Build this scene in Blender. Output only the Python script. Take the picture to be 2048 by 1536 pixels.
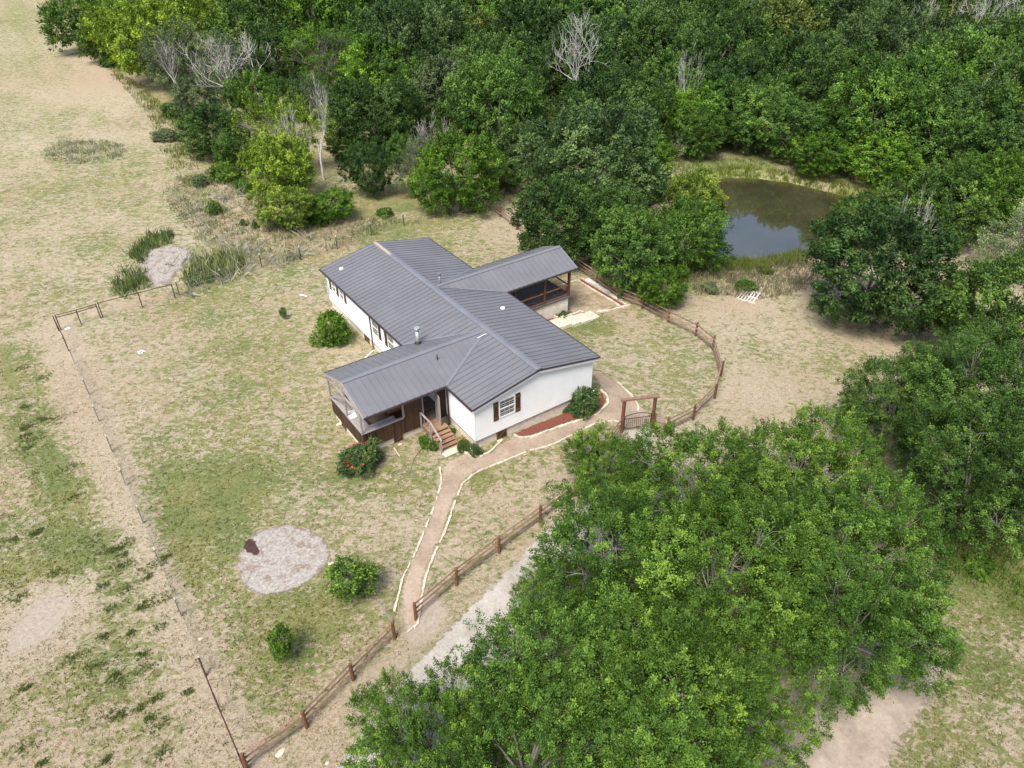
import bpy, math, random
import numpy as np
from mathutils import Matrix, Vector
for o in list(bpy.data.objects): bpy.data.objects.remove(o)
SC = bpy.context.scene
COL = SC.collection
rnd = random.Random(7)

# ------------------------------------------------------------ camera
F = 1506.6187; PITCH = .6233; YAW = -.6066; ROLL = -.007
CAM = np.array([-21.2028, -27.8467, 27.5357])
fw = np.array([-math.sin(YAW)*math.cos(PITCH), math.cos(YAW)*math.cos(PITCH), -math.sin(PITCH)])
rt = np.array([math.cos(YAW), math.sin(YAW), 0.0]); up = np.cross(rt, fw)
rt, up = math.cos(ROLL)*rt+math.sin(ROLL)*up, math.cos(ROLL)*up-math.sin(ROLL)*rt
cd = bpy.data.cameras.new('camera'); cam = bpy.data.objects.new('camera', cd); COL.objects.link(cam)
cd.sensor_width = 36; cd.lens = F/2048*36; cd.clip_start = .5; cd.clip_end = 9000
cam.matrix_world = Matrix(((rt[0], up[0], -fw[0], CAM[0]), (rt[1], up[1], -fw[1], CAM[1]), (rt[2], up[2], -fw[2], CAM[2]), (0, 0, 0, 1)))
SC.camera = cam
SC.render.resolution_x = 1024; SC.render.resolution_y = 768
# ------------------------------------------------------------ world and sun
SUN_EL = math.radians(58); SUN_AZ = (-.86, -.50)           # horizontal direction towards the sun
w = bpy.data.worlds.new('World'); SC.world = w; w.use_nodes = True
nt = w.node_tree; nt.nodes.clear()
sky = nt.nodes.new('ShaderNodeTexSky'); sky.sky_type = 'NISHITA'; sky.sun_disc = False
sky.sun_elevation = SUN_EL; sky.sun_rotation = math.atan2(SUN_AZ[0], SUN_AZ[1])
sky.air_density = 1.0; sky.dust_density = 2.6; sky.ozone_density = 1.0
bg = nt.nodes.new('ShaderNodeBackground'); bg.inputs[1].default_value = .12
wo = nt.nodes.new('ShaderNodeOutputWorld')
nt.links.new(sky.outputs[0], bg.inputs[0]); nt.links.new(bg.outputs[0], wo.inputs[0])
sd_ = bpy.data.lights.new('sun', 'SUN'); sd_.energy = 3.0; sd_.angle = math.radians(24); sd_.color = (1, .965, .90)
so = bpy.data.objects.new('sun', sd_); COL.objects.link(so)
sv = Vector((SUN_AZ[0]*math.cos(SUN_EL), SUN_AZ[1]*math.cos(SUN_EL), math.sin(SUN_EL)))
so.rotation_euler = sv.to_track_quat('Z', 'Y').to_euler()
SC.view_settings.view_transform = 'Standard'; SC.view_settings.look = 'None'
SC.view_settings.exposure = .82; SC.view_settings.gamma = 1
SC.render.engine = 'CYCLES'
SC.cycles.max_bounces = 6; SC.cycles.diffuse_bounces = 3; SC.cycles.glossy_bounces = 2; SC.cycles.transmission_bounces = 3

# ------------------------------------------------------------ numeric helpers
def _h(i, j, s):
    n = (i*374761393+j*668265263+s*1442695041) & 0xffffffff
    n = ((n ^ (n >> 13))*1274126177) & 0xffffffff
    return ((n ^ (n >> 16)) & 0xffff)/65535.0
def vnoise(x, y, s=0):
    x = np.asarray(x, float); y = np.asarray(y, float)
    i = np.floor(x).astype(np.int64); j = np.floor(y).astype(np.int64); u = x-i; v = y-j
    u = u*u*(3-2*u); v = v*v*(3-2*v)
    a = _h(i, j, s); b = _h(i+1, j, s); c = _h(i, j+1, s); d = _h(i+1, j+1, s)
    return (a*(1-u)+b*u)*(1-v)+(c*(1-u)+d*u)*v
def fbm(x, y, s=0, o=4):
    t = 0; a = .5; n = 0
    for k in range(o):
        t = t+a*vnoise(x*2**k, y*2**k, s+k); n += a; a *= .5
    return t/n
def inpoly(x, y, P):
    x = np.asarray(x, float); y = np.asarray(y, float); c = np.zeros(x.shape, bool); n = len(P)
    for i in range(n):
        x1, y1 = P[i][0], P[i][1]; x2, y2 = P[(i+1) % n][0], P[(i+1) % n][1]
        if y1 == y2: continue
        c ^= ((y1 > y) != (y2 > y)) & (x < (x2-x1)*(y-y1)/(y2-y1)+x1)
    return c
def dline(x, y, P, closed=False):
    x = np.asarray(x, float); y = np.asarray(y, float); d = np.full(x.shape, 1e9); n = len(P)
    for i in range(n if closed else n-1):
        a = P[i]; b = P[(i+1) % n]; dx, dy = b[0]-a[0], b[1]-a[1]; L = dx*dx+dy*dy+1e-9
        t = np.clip(((x-a[0])*dx+(y-a[1])*dy)/L, 0, 1)
        d = np.minimum(d, np.hypot(x-a[0]-t*dx, y-a[1]-t*dy))
    return d
def ray(px, py):
    d = fw*F+rt*(px-1024)-up*(py-768); return d/np.linalg.norm(d)
def Gz(px, py, z):
    d = ray(px, py); return CAM+d*((z-CAM[2])/d[2])
WATER = -2.35
POND = [Gz(px, py, WATER)[:2] for px, py in ((1392,385),(1415,366),(1450,357),(1510,358),(1580,367),(1655,385),(1712,402),(1738,425),(1725,458),(1675,490),(1600,510),(1530,522),(1475,524),(1425,518),(1400,480),(1380,430))]
def T(x, y):
    x = np.asarray(x, float); y = np.asarray(y, float)
    z = np.interp(x, [-400, -60, -3, 10.5, 27, 60, 400], [-.2, -.5, -.62, -1.38, -2.0, -1.9, -1.2])
    z = z+.10*(vnoise(x/9, y/9, 3)-.5)*np.clip((np.hypot(x-1, y-8)-17)/10, 0, 1)
    if x.ndim == 0:
        if abs(x-38) > 25 or abs(y-12) > 25: return float(z)
    d = dline(x, y, POND, True); ins = inpoly(x, y, POND)
    s = np.where(ins, -d, d)
    lo = np.where(ins, WATER-.12-np.clip(d, 0, 3)*.35, WATER-.03+s*.25)
    z = np.where(s < 3, np.minimum(z, np.where(s < 0, lo, lo)), z)
    return z if x.ndim else float(z)
def GP(px, py, h=0.0):
    z = -1.0
    for k in range(5):
        p = Gz(px, py, z+h); z = T(p[0], p[1])
    return np.array([p[0], p[1], z])
def gp2(L): return [tuple(GP(*p)[:2]) for p in L]
def project(p):
    d = np.asarray(p)-CAM; w_ = d@fw; return 1024+F*(d@rt)/w_, 768-F*(d@up)/w_, w_

# ------------------------------------------------------------ mesh helpers
class MB:
    def __init__(s): s.v = []; s.f = []; s.t = []; s.tone = .5
    def quad(s, *p):
        n = len(s.v); s.v += [tuple(map(float, q)) for q in p]; s.t += [s.tone]*len(p); s.f.append(tuple(range(n, n+len(p))))
    def hull8(s, p):
        n = len(s.v); s.v += [tuple(map(float, q)) for q in p]; s.t += [s.tone]*8
        for f in ((0,3,2,1),(4,5,6,7),(0,1,5,4),(1,2,6,5),(2,3,7,6),(3,0,4,7)): s.f.append(tuple(n+i for i in f))
    def box(s, x0, y0, z0, x1, y1, z1):
        s.hull8([(x0,y0,z0),(x1,y0,z0),(x1,y1,z0),(x0,y1,z0),(x0,y0,z1),(x1,y0,z1),(x1,y1,z1),(x0,y1,z1)])
    def bar(s, a, b, w_, h_, upv=(0, 0, 1)):
        a = Vector(a); b = Vector(b); d = (b-a).normalized(); u = Vector(upv)
        if abs(d.dot(u)) > .98: u = Vector((1, 0, 0))
        r = d.cross(u).normalized()*w_/2; q = r.cross(d).normalized()*h_/2
        s.hull8([a-r-q, a+r-q, b+r-q, b-r-q, a-r+q, a+r+q, b+r+q, b-r+q])
    def tube(s, P, R, n=6, cap=True):
        P = [Vector(p) for p in P]; base = len(s.v)
        for i, p in enumerate(P):
            d = (P[min(i+1, len(P)-1)]-P[max(i-1, 0)]).normalized()
            u = Vector((0, 0, 1)) if abs(d.z) < .9 else Vector((1, 0, 0))
            r = d.cross(u).normalized(); q = r.cross(d)
            rr = R[i] if hasattr(R, '__len__') else R
            for k in range(n):
                a = 2*math.pi*k/n; s.v.append(tuple(p+(r*math.cos(a)+q*math.sin(a))*rr)); s.t.append(s.tone)
        for i in range(len(P)-1):
            for k in range(n):
                a = base+i*n+k; b = base+i*n+(k+1) % n; s.f.append((a, b, b+n, a+n))
        if cap:
            s.f.append(tuple(base+k for k in range(n))[::-1]); s.f.append(tuple(base+(len(P)-1)*n+k for k in range(n)))
    def build(s, name, m, parent=None, smooth=False, bevel=0):
        me = bpy.data.meshes.new(name); me.from_pydata(s.v, [], s.f); me.update()
        a = me.attributes.new('tone', 'FLOAT', 'POINT'); a.data.foreach_set('value', s.t)
        me.materials.append(m)
        if smooth: me.polygons.foreach_set('use_smooth', [True]*len(me.polygons))
        o = bpy.data.objects.new(name, me); COL.objects.link(o)
        if bevel:
            b = o.modifiers.new('bevel', 'BEVEL'); b.width = bevel; b.segments = 2; b.limit_method = 'ANGLE'
        if parent is not None: o.parent = parent
        return o
def npmesh(name, V, Fq, mats, tone=None, attrs=None, n=4):
    me = bpy.data.meshes.new(name); V = np.ascontiguousarray(V, dtype=np.float32); Fq = np.ascontiguousarray(Fq, dtype=np.int32)
    me.vertices.add(len(V)); me.vertices.foreach_set('co', V.ravel())
    k = len(Fq); me.loops.add(k*n); me.loops.foreach_set('vertex_index', Fq.ravel())
    me.polygons.add(k); me.polygons.foreach_set('loop_start', np.arange(0, k*n, n, dtype=np.int32)); me.polygons.foreach_set('loop_total', np.full(k, n, np.int32))
    me.update(calc_edges=True)
    if tone is not None:
        a = me.attributes.new('tone', 'FLOAT', 'POINT'); a.data.foreach_set('value', np.ascontiguousarray(tone, dtype=np.float32))
    for kk, vv in (attrs or {}).items():
        a = me.attributes.new(kk, 'FLOAT', 'POINT'); a.data.foreach_set('value', np.ascontiguousarray(vv, dtype=np.float32))
    me.materials.append(mats)
    return me
def link(name, me, parent=None):
    o = bpy.data.objects.new(name, me); COL.objects.link(o)
    if parent is not None: o.parent = parent
    return o
def tag(o, label=None, cat=None, group=None, kind=None):
    if label: o['label'] = label
    if cat: o['category'] = cat
    if group: o['group'] = group
    if kind: o['kind'] = kind
    return o
def empty(name, loc=(0, 0, 0), label=None, cat=None, group=None):
    o = bpy.data.objects.new(name, None); COL.objects.link(o); o.location = loc; o.empty_display_size = .3
    return tag(o, label, cat, group)

# ------------------------------------------------------------ materials
def newmat(name):
    m = bpy.data.materials.new(name); m.use_nodes = True; t = m.node_tree; b = t.nodes['Principled BSDF']; return m, t, b
def N(t, typ, **k):
    n = t.nodes.new(typ)
    for a, v in k.items():
        if a.startswith('i_'): n.inputs[int(a[2:])].default_value = v
        else: setattr(n, a, v)
    return n
def ramp(t, src, stops):
    r = t.nodes.new('ShaderNodeValToRGB'); e = r.color_ramp.elements
    while len(e) < len(stops): e.new(.5)
    for q, (p, c) in zip(e, stops): q.position = p; q.color = (*c, 1)
    t.links.new(src, r.inputs[0]); return r.outputs[0]
def mixc(t, fac, a, b, mode='MIX'):
    m = t.nodes.new('ShaderNodeMix'); m.data_type = 'RGBA'; m.blend_type = mode
    for i, v in ((0, fac), (6, a), (7, b)):
        if isinstance(v, (int, float)): m.inputs[i].default_value = v
        elif isinstance(v, tuple): m.inputs[i].default_value = (*v, 1)
        else: t.links.new(v, m.inputs[i])
    return m.outputs[2]
def mth(t, op, a, b=None, clamp=False):
    m = t.nodes.new('ShaderNodeMath'); m.operation = op; m.use_clamp = clamp
    for i, v in ((0, a), (1, b)):
        if v is None: continue
        if isinstance(v, (int, float)): m.inputs[i].default_value = v
        else: t.links.new(v, m.inputs[i])
    return m.outputs[0]
def attr(t, n): a = t.nodes.new('ShaderNodeAttribute'); a.attribute_name = n; return a.outputs['Fac']
def noise(t, scale, det=4, rough=.55, vec=None, dist=0):
    n = t.nodes.new('ShaderNodeTexNoise'); n.inputs['Scale'].default_value = scale; n.inputs['Detail'].default_value = det; n.inputs['Roughness'].default_value = rough; n.inputs['Distortion'].default_value = dist
    if vec is None:
        tc = t.nodes.new('ShaderNodeTexCoord'); vec = tc.outputs['Object']
    t.links.new(vec, n.inputs['Vector']); return n.outputs['Fac']
def mapping(t, scale=(1, 1, 1), rot=(0, 0, 0)):
    tc = t.nodes.new('ShaderNodeTexCoord'); m = t.nodes.new('ShaderNodeMapping'); m.inputs['Scale'].default_value = scale; m.inputs['Rotation'].default_value = rot
    t.links.new(tc.outputs['Object'], m.inputs[0]); return m.outputs[0]
def bump(t, b, src, strength=.3, dist=.02):
    n = t.nodes.new('ShaderNodeBump'); n.inputs['Strength'].default_value = strength; n.inputs['Distance'].default_value = dist
    t.links.new(src, n.inputs['Height']); t.links.new(n.outputs[0], b.inputs['Normal'])
def simple(name, ca, cb, scale=6, rough=.7, metal=0, bmp=.2, stretch=(1, 1, 1), tone=.35, spec=.5, bd=.02):
    m, t, b = newmat(name)
    v = mapping(t, stretch); n = noise(t, scale, 5, .6, v); c = ramp(t, n, [(.3, ca), (.7, cb)])
    if tone:
        a = attr(t, 'tone'); k = mth(t, 'ADD', mth(t, 'MULTIPLY', a, 2*tone), 1-tone)
        cc = t.nodes.new('ShaderNodeCombineColor')
        for i in range(3): t.links.new(k, cc.inputs[i])
        c = mixc(t, 1.0, c, cc.outputs[0], 'MULTIPLY')
    t.links.new(c, b.inputs['Base Color']); b.inputs['Roughness'].default_value = rough; b.inputs['Metallic'].default_value = metal
    b.inputs['Specular IOR Level'].default_value = spec
    if bmp: bump(t, b, n, bmp, bd)
    return m
def sk(h):
    c = [int(h[i:i+2], 16)/255 for i in (0, 2, 4)]; return tuple((x/12.92 if x <= .04045 else ((x+.055)/1.055)**2.4) for x in c)

M = {}
M['siding'] = simple('white_siding', (.80, .79, .76), (.86, .86, .84), 1.3, .55, bmp=.05, tone=.03)
M['trim_white'] = simple('white_trim', (.78, .78, .76), (.84, .84, .83), 3, .5, bmp=0, tone=0)
M['roof'] = simple('grey_metal_roof', (.175, .172, .182), (.215, .210, .220), .5, .42, .25, bmp=.03, tone=.08, stretch=(1, 1, 1), spec=.5)
M['roof_cap'] = simple('grey_ridge_flashing', (.19, .19, .21), (.23, .23, .25), .8, .4, .25, bmp=.02, tone=.05)
M['gutter'] = simple('brown_gutter', (.045, .030, .030), (.06, .042, .04), 4, .4, .1, bmp=0, tone=0)
M['darkwood'] = simple('dark_stained_boards', (.022, .010, .006), (.085, .040, .019), 5, .7, bmp=.4, stretch=(6, 6, .5), tone=.55)
M['shutter'] = simple('shutter_wood', (.035, .015, .008), (.07, .03, .014), 6, .6, bmp=.2, stretch=(4, 4, .6), tone=.3)
M['batten'] = simple('shutter_batten_wood', (.11, .05, .022), (.16, .075, .032), 6, .6, bmp=.2, tone=.2)
M['greywood'] = simple('weathered_grey_wood', (.22, .19, .17), (.38, .34, .32), 5, .85, bmp=.3, stretch=(3, .6, 3), tone=.25)
M['deckwood'] = simple('weathered_deck_boards', (.10, .075, .055), (.20, .155, .12), 4, .8, bmp=.3, stretch=(.6, 5, 3), tone=.35)
M['stairwood'] = simple('orange_brown_deck_wood', (.20, .105, .06), (.33, .20, .13), 5, .75, bmp=.3, stretch=(1, 3, 3), tone=.3)
M['rustwood'] = simple('redwood_rail_stain', (.095, .038, .017), (.195, .085, .038), 5, .7, bmp=.3, stretch=(2, 2, 1), tone=.35)
M['railpale'] = simple('faded_rail_wood', (.16, .085, .055), (.29, .18, .13), 4, .8, bmp=.3, stretch=(1, 1, 2), tone=.4)
M['porchwood'] = simple('dark_brown_porch_wood', (.07, .028, .013), (.13, .055, .026), 5, .6, bmp=.2, tone=.25)
M['rust'] = simple('rusty_pipe_iron', (.05, .018, .014), (.10, .036, .026), 9, .8, .2, bmp=.3, tone=.2)
M['blackmetal'] = simple('black_iron', (.012, .012, .013), (.03, .028, .028), 9, .5, .3, bmp=.1, tone=.2)
M['tpost'] = simple('dark_green_steel_post', (.015, .025, .022), (.03, .045, .04), 9, .6, .2, bmp=.1, tone=.2)
M['whitepaint'] = simple('white_paint_tip', (.75, .75, .72), (.8, .8, .78), 5, .6, bmp=0, tone=0)
M['galv'] = simple('galvanised_steel', (.38, .40, .42), (.52, .54, .56), 7, .4, .5, bmp=.05, tone=.1)
M['wire'] = simple('weathered_wire', (.22, .20, .17), (.36, .33, .29), 7, .5, .3, bmp=0, tone=0)
M['bark'] = simple('grey_brown_bark', (.12, .105, .09), (.26, .235, .205), 7, .9, bmp=.8, stretch=(3, 3, .7), tone=.25)
M['deadbark'] = simple('bleached_dead_wood', (.42, .39, .35), (.62, .58, .54), 6, .9, bmp=.5, stretch=(3, 3, .7), tone=.3)
M['limestone'] = simple('pale_limestone', (.46, .38, .28), (.64, .56, .45), 5, .85, bmp=.5, tone=.22, bd=.03)
M['brownpale'] = simple('weathered_tan_underlay', (.30, .24, .17), (.46, .39, .30), 9, .9, bmp=.4, tone=0)
M['mulch'] = simple('red_brown_mulch', (.07, .018, .010), (.30, .10, .065), 22, .95, bmp=1, tone=0, bd=.05)
M['whitegravel'] = simple('white_limestone_chips', (.45, .43, .39), (.80, .78, .73), 16, .95, bmp=1, tone=0, bd=.04)
M['glassdark'] = simple('window_glass', (.06, .055, .05), (.12, .11, .10), 1.2, .08, bmp=0, tone=0, spec=.9)
M['sink'] = simple('white_enamel', (.72, .70, .66), (.82, .80, .77), 6, .3, bmp=0, tone=0)
M['crate'] = simple('orange_plywood', (.30, .14, .06), (.42, .21, .10), 4, .7, bmp=.1, tone=.2)
M['meterbox'] = simple('pale_grey_plastic', (.40, .41, .42), (.50, .51, .52), 4, .5, bmp=0, tone=0)
M['flower'] = simple('red_petals', (.50, .025, .03), (.66, .06, .07), 14, .6, bmp=0, tone=.3)
M['whiteflower'] = simple('white_petals', (.75, .73, .65), (.85, .83, .76), 14, .6, bmp=0, tone=.1)
M['interior'] = simple('dim_doorway_wood', (.03, .022, .016), (.06, .045, .035), 3, .8, bmp=0, tone=0)
M['redlitter'] = simple('faded_red_plastic', (.5, .06, .04), (.6, .1, .07), 5, .5, bmp=0, tone=0)
M['bluelitter'] = simple('blue_grey_plastic', (.20, .28, .36), (.3, .38, .46), 5, .5, bmp=0, tone=0)

# limestone skirting: stacked blocks
m, t, b = newmat('stacked_limestone_blocks'); M['stone'] = m
tc = t.nodes.new('ShaderNodeTexCoord'); sx = t.nodes.new('ShaderNodeSeparateXYZ'); t.links.new(tc.outputs['Object'], sx.inputs[0])
cx = t.nodes.new('ShaderNodeCombineXYZ'); t.links.new(mth(t, 'ADD', sx.outputs[0], sx.outputs[1]), cx.inputs[0]); t.links.new(sx.outputs[2], cx.inputs[1])
br = t.nodes.new('ShaderNodeTexBrick'); t.links.new(cx.outputs[0], br.inputs['Vector'])
for k, v in (('Scale', 1), ('Brick Width', .42), ('Row Height', .14), ('Mortar Size', .008), ('Bias', 0.0)): br.inputs[k].default_value = v
br.inputs['Color1'].default_value = (.60, .50, .37, 1); br.inputs['Color2'].default_value = (.82, .78, .69, 1); br.inputs['Mortar'].default_value = (.42, .37, .30, 1)
nn = noise(t, 3.2, 6, .65); c = mixc(t, .55, br.outputs['Color'], ramp(t, nn, [(.3, (.55, .38, .22)), (.5, (.70, .62, .50)), (.7, (.82, .79, .72))]))
t.links.new(c, b.inputs['Base Color']); b.inputs['Roughness'].default_value = .9; bump(t, b, mth(t, 'SUBTRACT', nn, br.outputs['Fac']), .6, .03)

# foliage: one leaf material, tinted by each object's own colour
def leafmat(name, rough=.55, trans=.13, hi=1.0):
    m, t, b = newmat(name); out = t.nodes['Material Output']
    oi = t.nodes.new('ShaderNodeObjectInfo'); a = attr(t, 'tone')
    k = ramp(t, a, [(0, (.30, .35, .28)), (.4, (.76, .80, .72)), (.7, (1.4*hi, 1.32*hi, 1.1*hi)), (1, (2.5*hi*hi, 2.1*hi*hi, 1.7*hi*hi))])
    c = mixc(t, 1.0, oi.outputs['Color'], k, 'MULTIPLY')
    b.inputs['Roughness'].default_value = rough; b.inputs['Specular IOR Level'].default_value = .12
    t.links.new(c, b.inputs['Base Color'])
    tr = t.nodes.new('ShaderNodeBsdfTranslucent'); t.links.new(mixc(t, 1.0, c, (1.05, 1.2, .7), 'MULTIPLY'), tr.inputs[0])
    mx = t.nodes.new('ShaderNodeMixShader'); mx.inputs[0].default_value = trans
    t.links.new(b.outputs[0], mx.inputs[1]); t.links.new(tr.outputs[0], mx.inputs[2]); t.links.new(mx.outputs[0], out.inputs[0])
    return m
M['leaf'] = leafmat('leaves')
M['blade'] = leafmat('grass_blades', .7, .25, .74)

# ground
def groundmat():
    m, t, b = newmat('dry_and_green_grass')
    g = attr(t, 'green'); d = attr(t, 'dirt'); r = attr(t, 'rust')
    def rs2(th, su, sv):
        v = mapping(t, (1, 1, 1), (0, 0, th)); m2 = t.nodes.new('ShaderNodeMapping'); m2.inputs['Scale'].default_value = (su, sv, 1); t.links.new(v, m2.inputs[0]); return m2.outputs[0]
    fine = noise(t, 2.5, 9, .72, rs2(.6, .85, 1.15), .9); fib = noise(t, 8, 6, .88, rs2(.75, .7, 1.3), 1.2)
    fib2 = noise(t, 14, 4, .85, rs2(.1, .6, 1.5), 1.3)
    tex = mth(t, 'ADD', mth(t, 'MULTIPLY', fib, .5), mth(t, 'MULTIPLY', fib2, .5))
    straw = ramp(t, tex, [(0.360, (0.140, 0.100, 0.060)), (0.464, (0.364, 0.297, 0.204)), (0.532, (0.474, 0.401, 0.293)), (0.612, (0.601, 0.532, 0.415))])
    red = ramp(t, tex, [(0.385, (0.188, 0.125, 0.072)), (0.500, (0.376, 0.270, 0.180)), (0.612, (0.513, 0.400, 0.289))])
    straw = mixc(t, r, straw, red)
    grn = ramp(t, tex, [(0.370, (0.089, 0.094, 0.027)), (0.464, (0.174, 0.176, 0.062)), (0.540, (0.258, 0.254, 0.101)), (0.628, (0.403, 0.375, 0.187))])
    grn2 = ramp(t, tex, [(0.370, (0.061, 0.083, 0.024)), (0.500, (0.153, 0.184, 0.062)), (0.628, (0.306, 0.322, 0.138))])
    grn = mixc(t, ramp(t, noise(t, .35, 3), [(.42, (0, 0, 0)), (.6, (1, 1, 1))]), grn, grn2)
    gm = mth(t, 'ADD', g, mth(t, 'MULTIPLY', mth(t, 'SUBTRACT', fine, .5), 3.6))
    gm = mth(t, 'ADD', gm, mth(t, 'MULTIPLY', mth(t, 'SUBTRACT', tex, .5), .9))
    gf = ramp(t, gm, [(.32, (0, 0, 0)), (.72, (1, 1, 1))])
    c = mixc(t, gf, straw, grn)
    dn = ramp(t, noise(t, 5, 8, .75), [(.3, (0.319, 0.255, 0.194)), (.55, (0.441, 0.372, 0.300)), (.7, (0.517, 0.456, 0.380))])
    dm = mth(t, 'ADD', d, mth(t, 'MULTIPLY', mth(t, 'SUBTRACT', fine, .5), 1.3)); df = ramp(t, dm, [(.42, (0, 0, 0)), (.62, (1, 1, 1))])
    c = mixc(t, df, c, dn)
    t.links.new(c, b.inputs['Base Color']); b.inputs['Roughness'].default_value = .95; b.inputs['Specular IOR Level'].default_value = .1
    bump(t, b, tex, .9, .10)
    return m
M['ground'] = groundmat()
def dissolve(t, b, k=1.0):
    out = t.nodes['Material Output']; e = attr(t, 'edge'); f = mth(t, 'ADD', e, mth(t, 'MULTIPLY', mth(t, 'SUBTRACT', noise(t, 4.5, 6, .75), .5), 1.5*k))
    g_ = ramp(t, f, [(.78, (0, 0, 0)), (.90, (1, 1, 1))]); tr = t.nodes.new('ShaderNodeBsdfTransparent'); mx = t.nodes.new('ShaderNodeMixShader')
    t.links.new(g_, mx.inputs[0]); t.links.new(b.outputs[0], mx.inputs[1]); t.links.new(tr.outputs[0], mx.inputs[2]); t.links.new(mx.outputs[0], out.inputs[0])
def dirtmat(name, cols, s=6, blot=.6, bs=.6):
    m, t, b = newmat(name); n = noise(t, s, 10, .8); n2 = noise(t, blot, 4, .6)
    c = ramp(t, n, [(.3, cols[0]), (.5, cols[1]), (.7, cols[2])]); c2 = ramp(t, n2, [(.35, (.80, .78, .76)), (.65, (1.12, 1.12, 1.12))])
    t.links.new(mixc(t, 1., c, c2, 'MULTIPLY'), b.inputs['Base Color']); b.inputs['Roughness'].default_value = .95; b.inputs['Specular IOR Level'].default_value = .1
    bump(t, b, n, bs, .03); dissolve(t, b); return m
M['path'] = dirtmat('packed_decomposed_granite', ((0.262, 0.190, 0.135), (0.345, 0.268, 0.200), (0.425, 0.350, 0.272)))
M['drive'] = dirtmat('pale_crushed_gravel', ((0.295, 0.262, 0.221), (0.410, 0.377, 0.332), (0.508, 0.476, 0.426)), 9)
M['dirtlot'] = dirtmat('pinkish_bare_dirt', ((0.265, 0.208, 0.160), (0.352, 0.290, 0.230), (0.440, 0.378, 0.306)), 4)
M['brownsoil'] = dirtmat('brown_garden_soil', ((0.190, 0.143, 0.090), (0.323, 0.255, 0.166), (0.475, 0.418, 0.294)), 3, .9)
m, t, b = newmat('ash_and_gravel'); M['ash'] = m
n = noise(t, 7, 10, .8); n2 = noise(t, .8, 5, .7)
c = ramp(t, n, [(.34, (0.143, 0.112, 0.088)), (.45, (0.277, 0.245, 0.210)), (.54, (0.361, 0.335, 0.294)), (.66, (0.504, 0.482, 0.428))])
ed = attr(t, 'edge'); ef = ramp(t, mth(t, 'ADD', ed, mth(t, 'MULTIPLY', mth(t, 'SUBTRACT', n2, .5), 1.6)), [(.62, (0, 0, 0)), (.95, (.8, .8, .8))])
brn = ramp(t, n, [(.35, (.10, .060, .040)), (.65, (.30, .215, .165))])
bl = ramp(t, noise(t, 1.6, 6, .7), [(.50, (0, 0, 0)), (.60, (1, 1, 1))]); c = mixc(t, mth(t, 'MULTIPLY', bl, .7), c, brn); t.links.new(mixc(t, ef, c, brn), b.inputs['Base Color']); b.inputs['Roughness'].default_value = .95; bump(t, b, n, .7, .04); dissolve(t, b)
m, t, b = newmat('muddy_pond_water'); M['water'] = m
n = noise(t, .25, 3, .5); c = ramp(t, n, [(.35, (.040, .037, .018)), (.65, (.062, .056, .028))])
t.links.new(c, b.inputs['Base Color']); b.inputs['Roughness'].default_value = .04; b.inputs['IOR'].default_value = 2.1; b.inputs['Specular IOR Level'].default_value = .9
bump(t, b, noise(t, 2.2, 3, .5, mapping(t, (1, 1.6, 1))), .05, .03)

# ------------------------------------------------------------ ground sheet
PATH = gp2([(838,1262),(812,1250),(800,1200),(806,1160),(830,1110),(850,1060),(868,1010),(882,965),(884,935),(905,915),(940,905),(962,912),(985,905),(995,890),(1040,870),(1100,862),(1150,845),(1200,825),(1216,805),(1212,785),(1200,775),(1180,742),(1195,742),(1240,768),(1268,800),(1300,830),(1312,858),(1262,862),(1225,842),(1190,848),(1150,868),(1100,893),(1050,905),(1020,918),(985,932),(950,948),(925,965),(908,1005),(890,1060),(866,1110),(848,1160),(842,1210)])
GATEWALK = gp2([(1248,860),(1306,855),(1300,900),(1290,960),(1240,970),(1262,905)])
DRIVE = gp2([(640,1600),(690,1500),(770,1390),(860,1290),(935,1215),(1000,1150),(1060,1085),(1150,1010),(1240,940),(1320,900),(1380,1000),(1280,1060),(1180,1170),(1050,1290),(960,1400),(820,1600)])
LOT = gp2([(1400,1620),(1500,1400),(1560,1300),(1700,1250),(1850,1280),(1900,1350),(1850,1440),(1790,1540),(1760,1640)])
CIRC = gp2([(478,1100),(492,1075),(530,1055),(575,1046),(620,1055),(652,1075),(668,1105),(650,1145),(610,1175),(560,1195),(510,1195),(480,1170),(468,1135)])
MUD = gp2([(268,520),(300,495),(350,487),(385,497),(395,515),(360,545),(345,570),(300,580),(285,550)])
MULCH = gp2([(1028,868),(1090,842),(1140,822),(1160,800),(1205,785),(1212,805),(1195,825),(1150,840),(1100,857),(1060,872),(1040,876)])
BEDR = [(10.8,9.9),(12.0,9.0),(14.4,8.95),(14.45,14.0),(10.8,14.05)]
STRIP = [(14.55,8.85),(14.95,8.85),(14.95,14.1),(14.55,14.1)]
WGRAV = [(15.05,9.4),(15.5,9.6),(15.55,14.0),(15.1,14.0)]
STEPS = [(8.4,8.6),(9.0,8.35),(10.4,8.25),(11.6,8.5),(12.2,8.9),(12.15,9.25),(11.6,9.5),(10.2,9.4),(8.6,9.5)]

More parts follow.
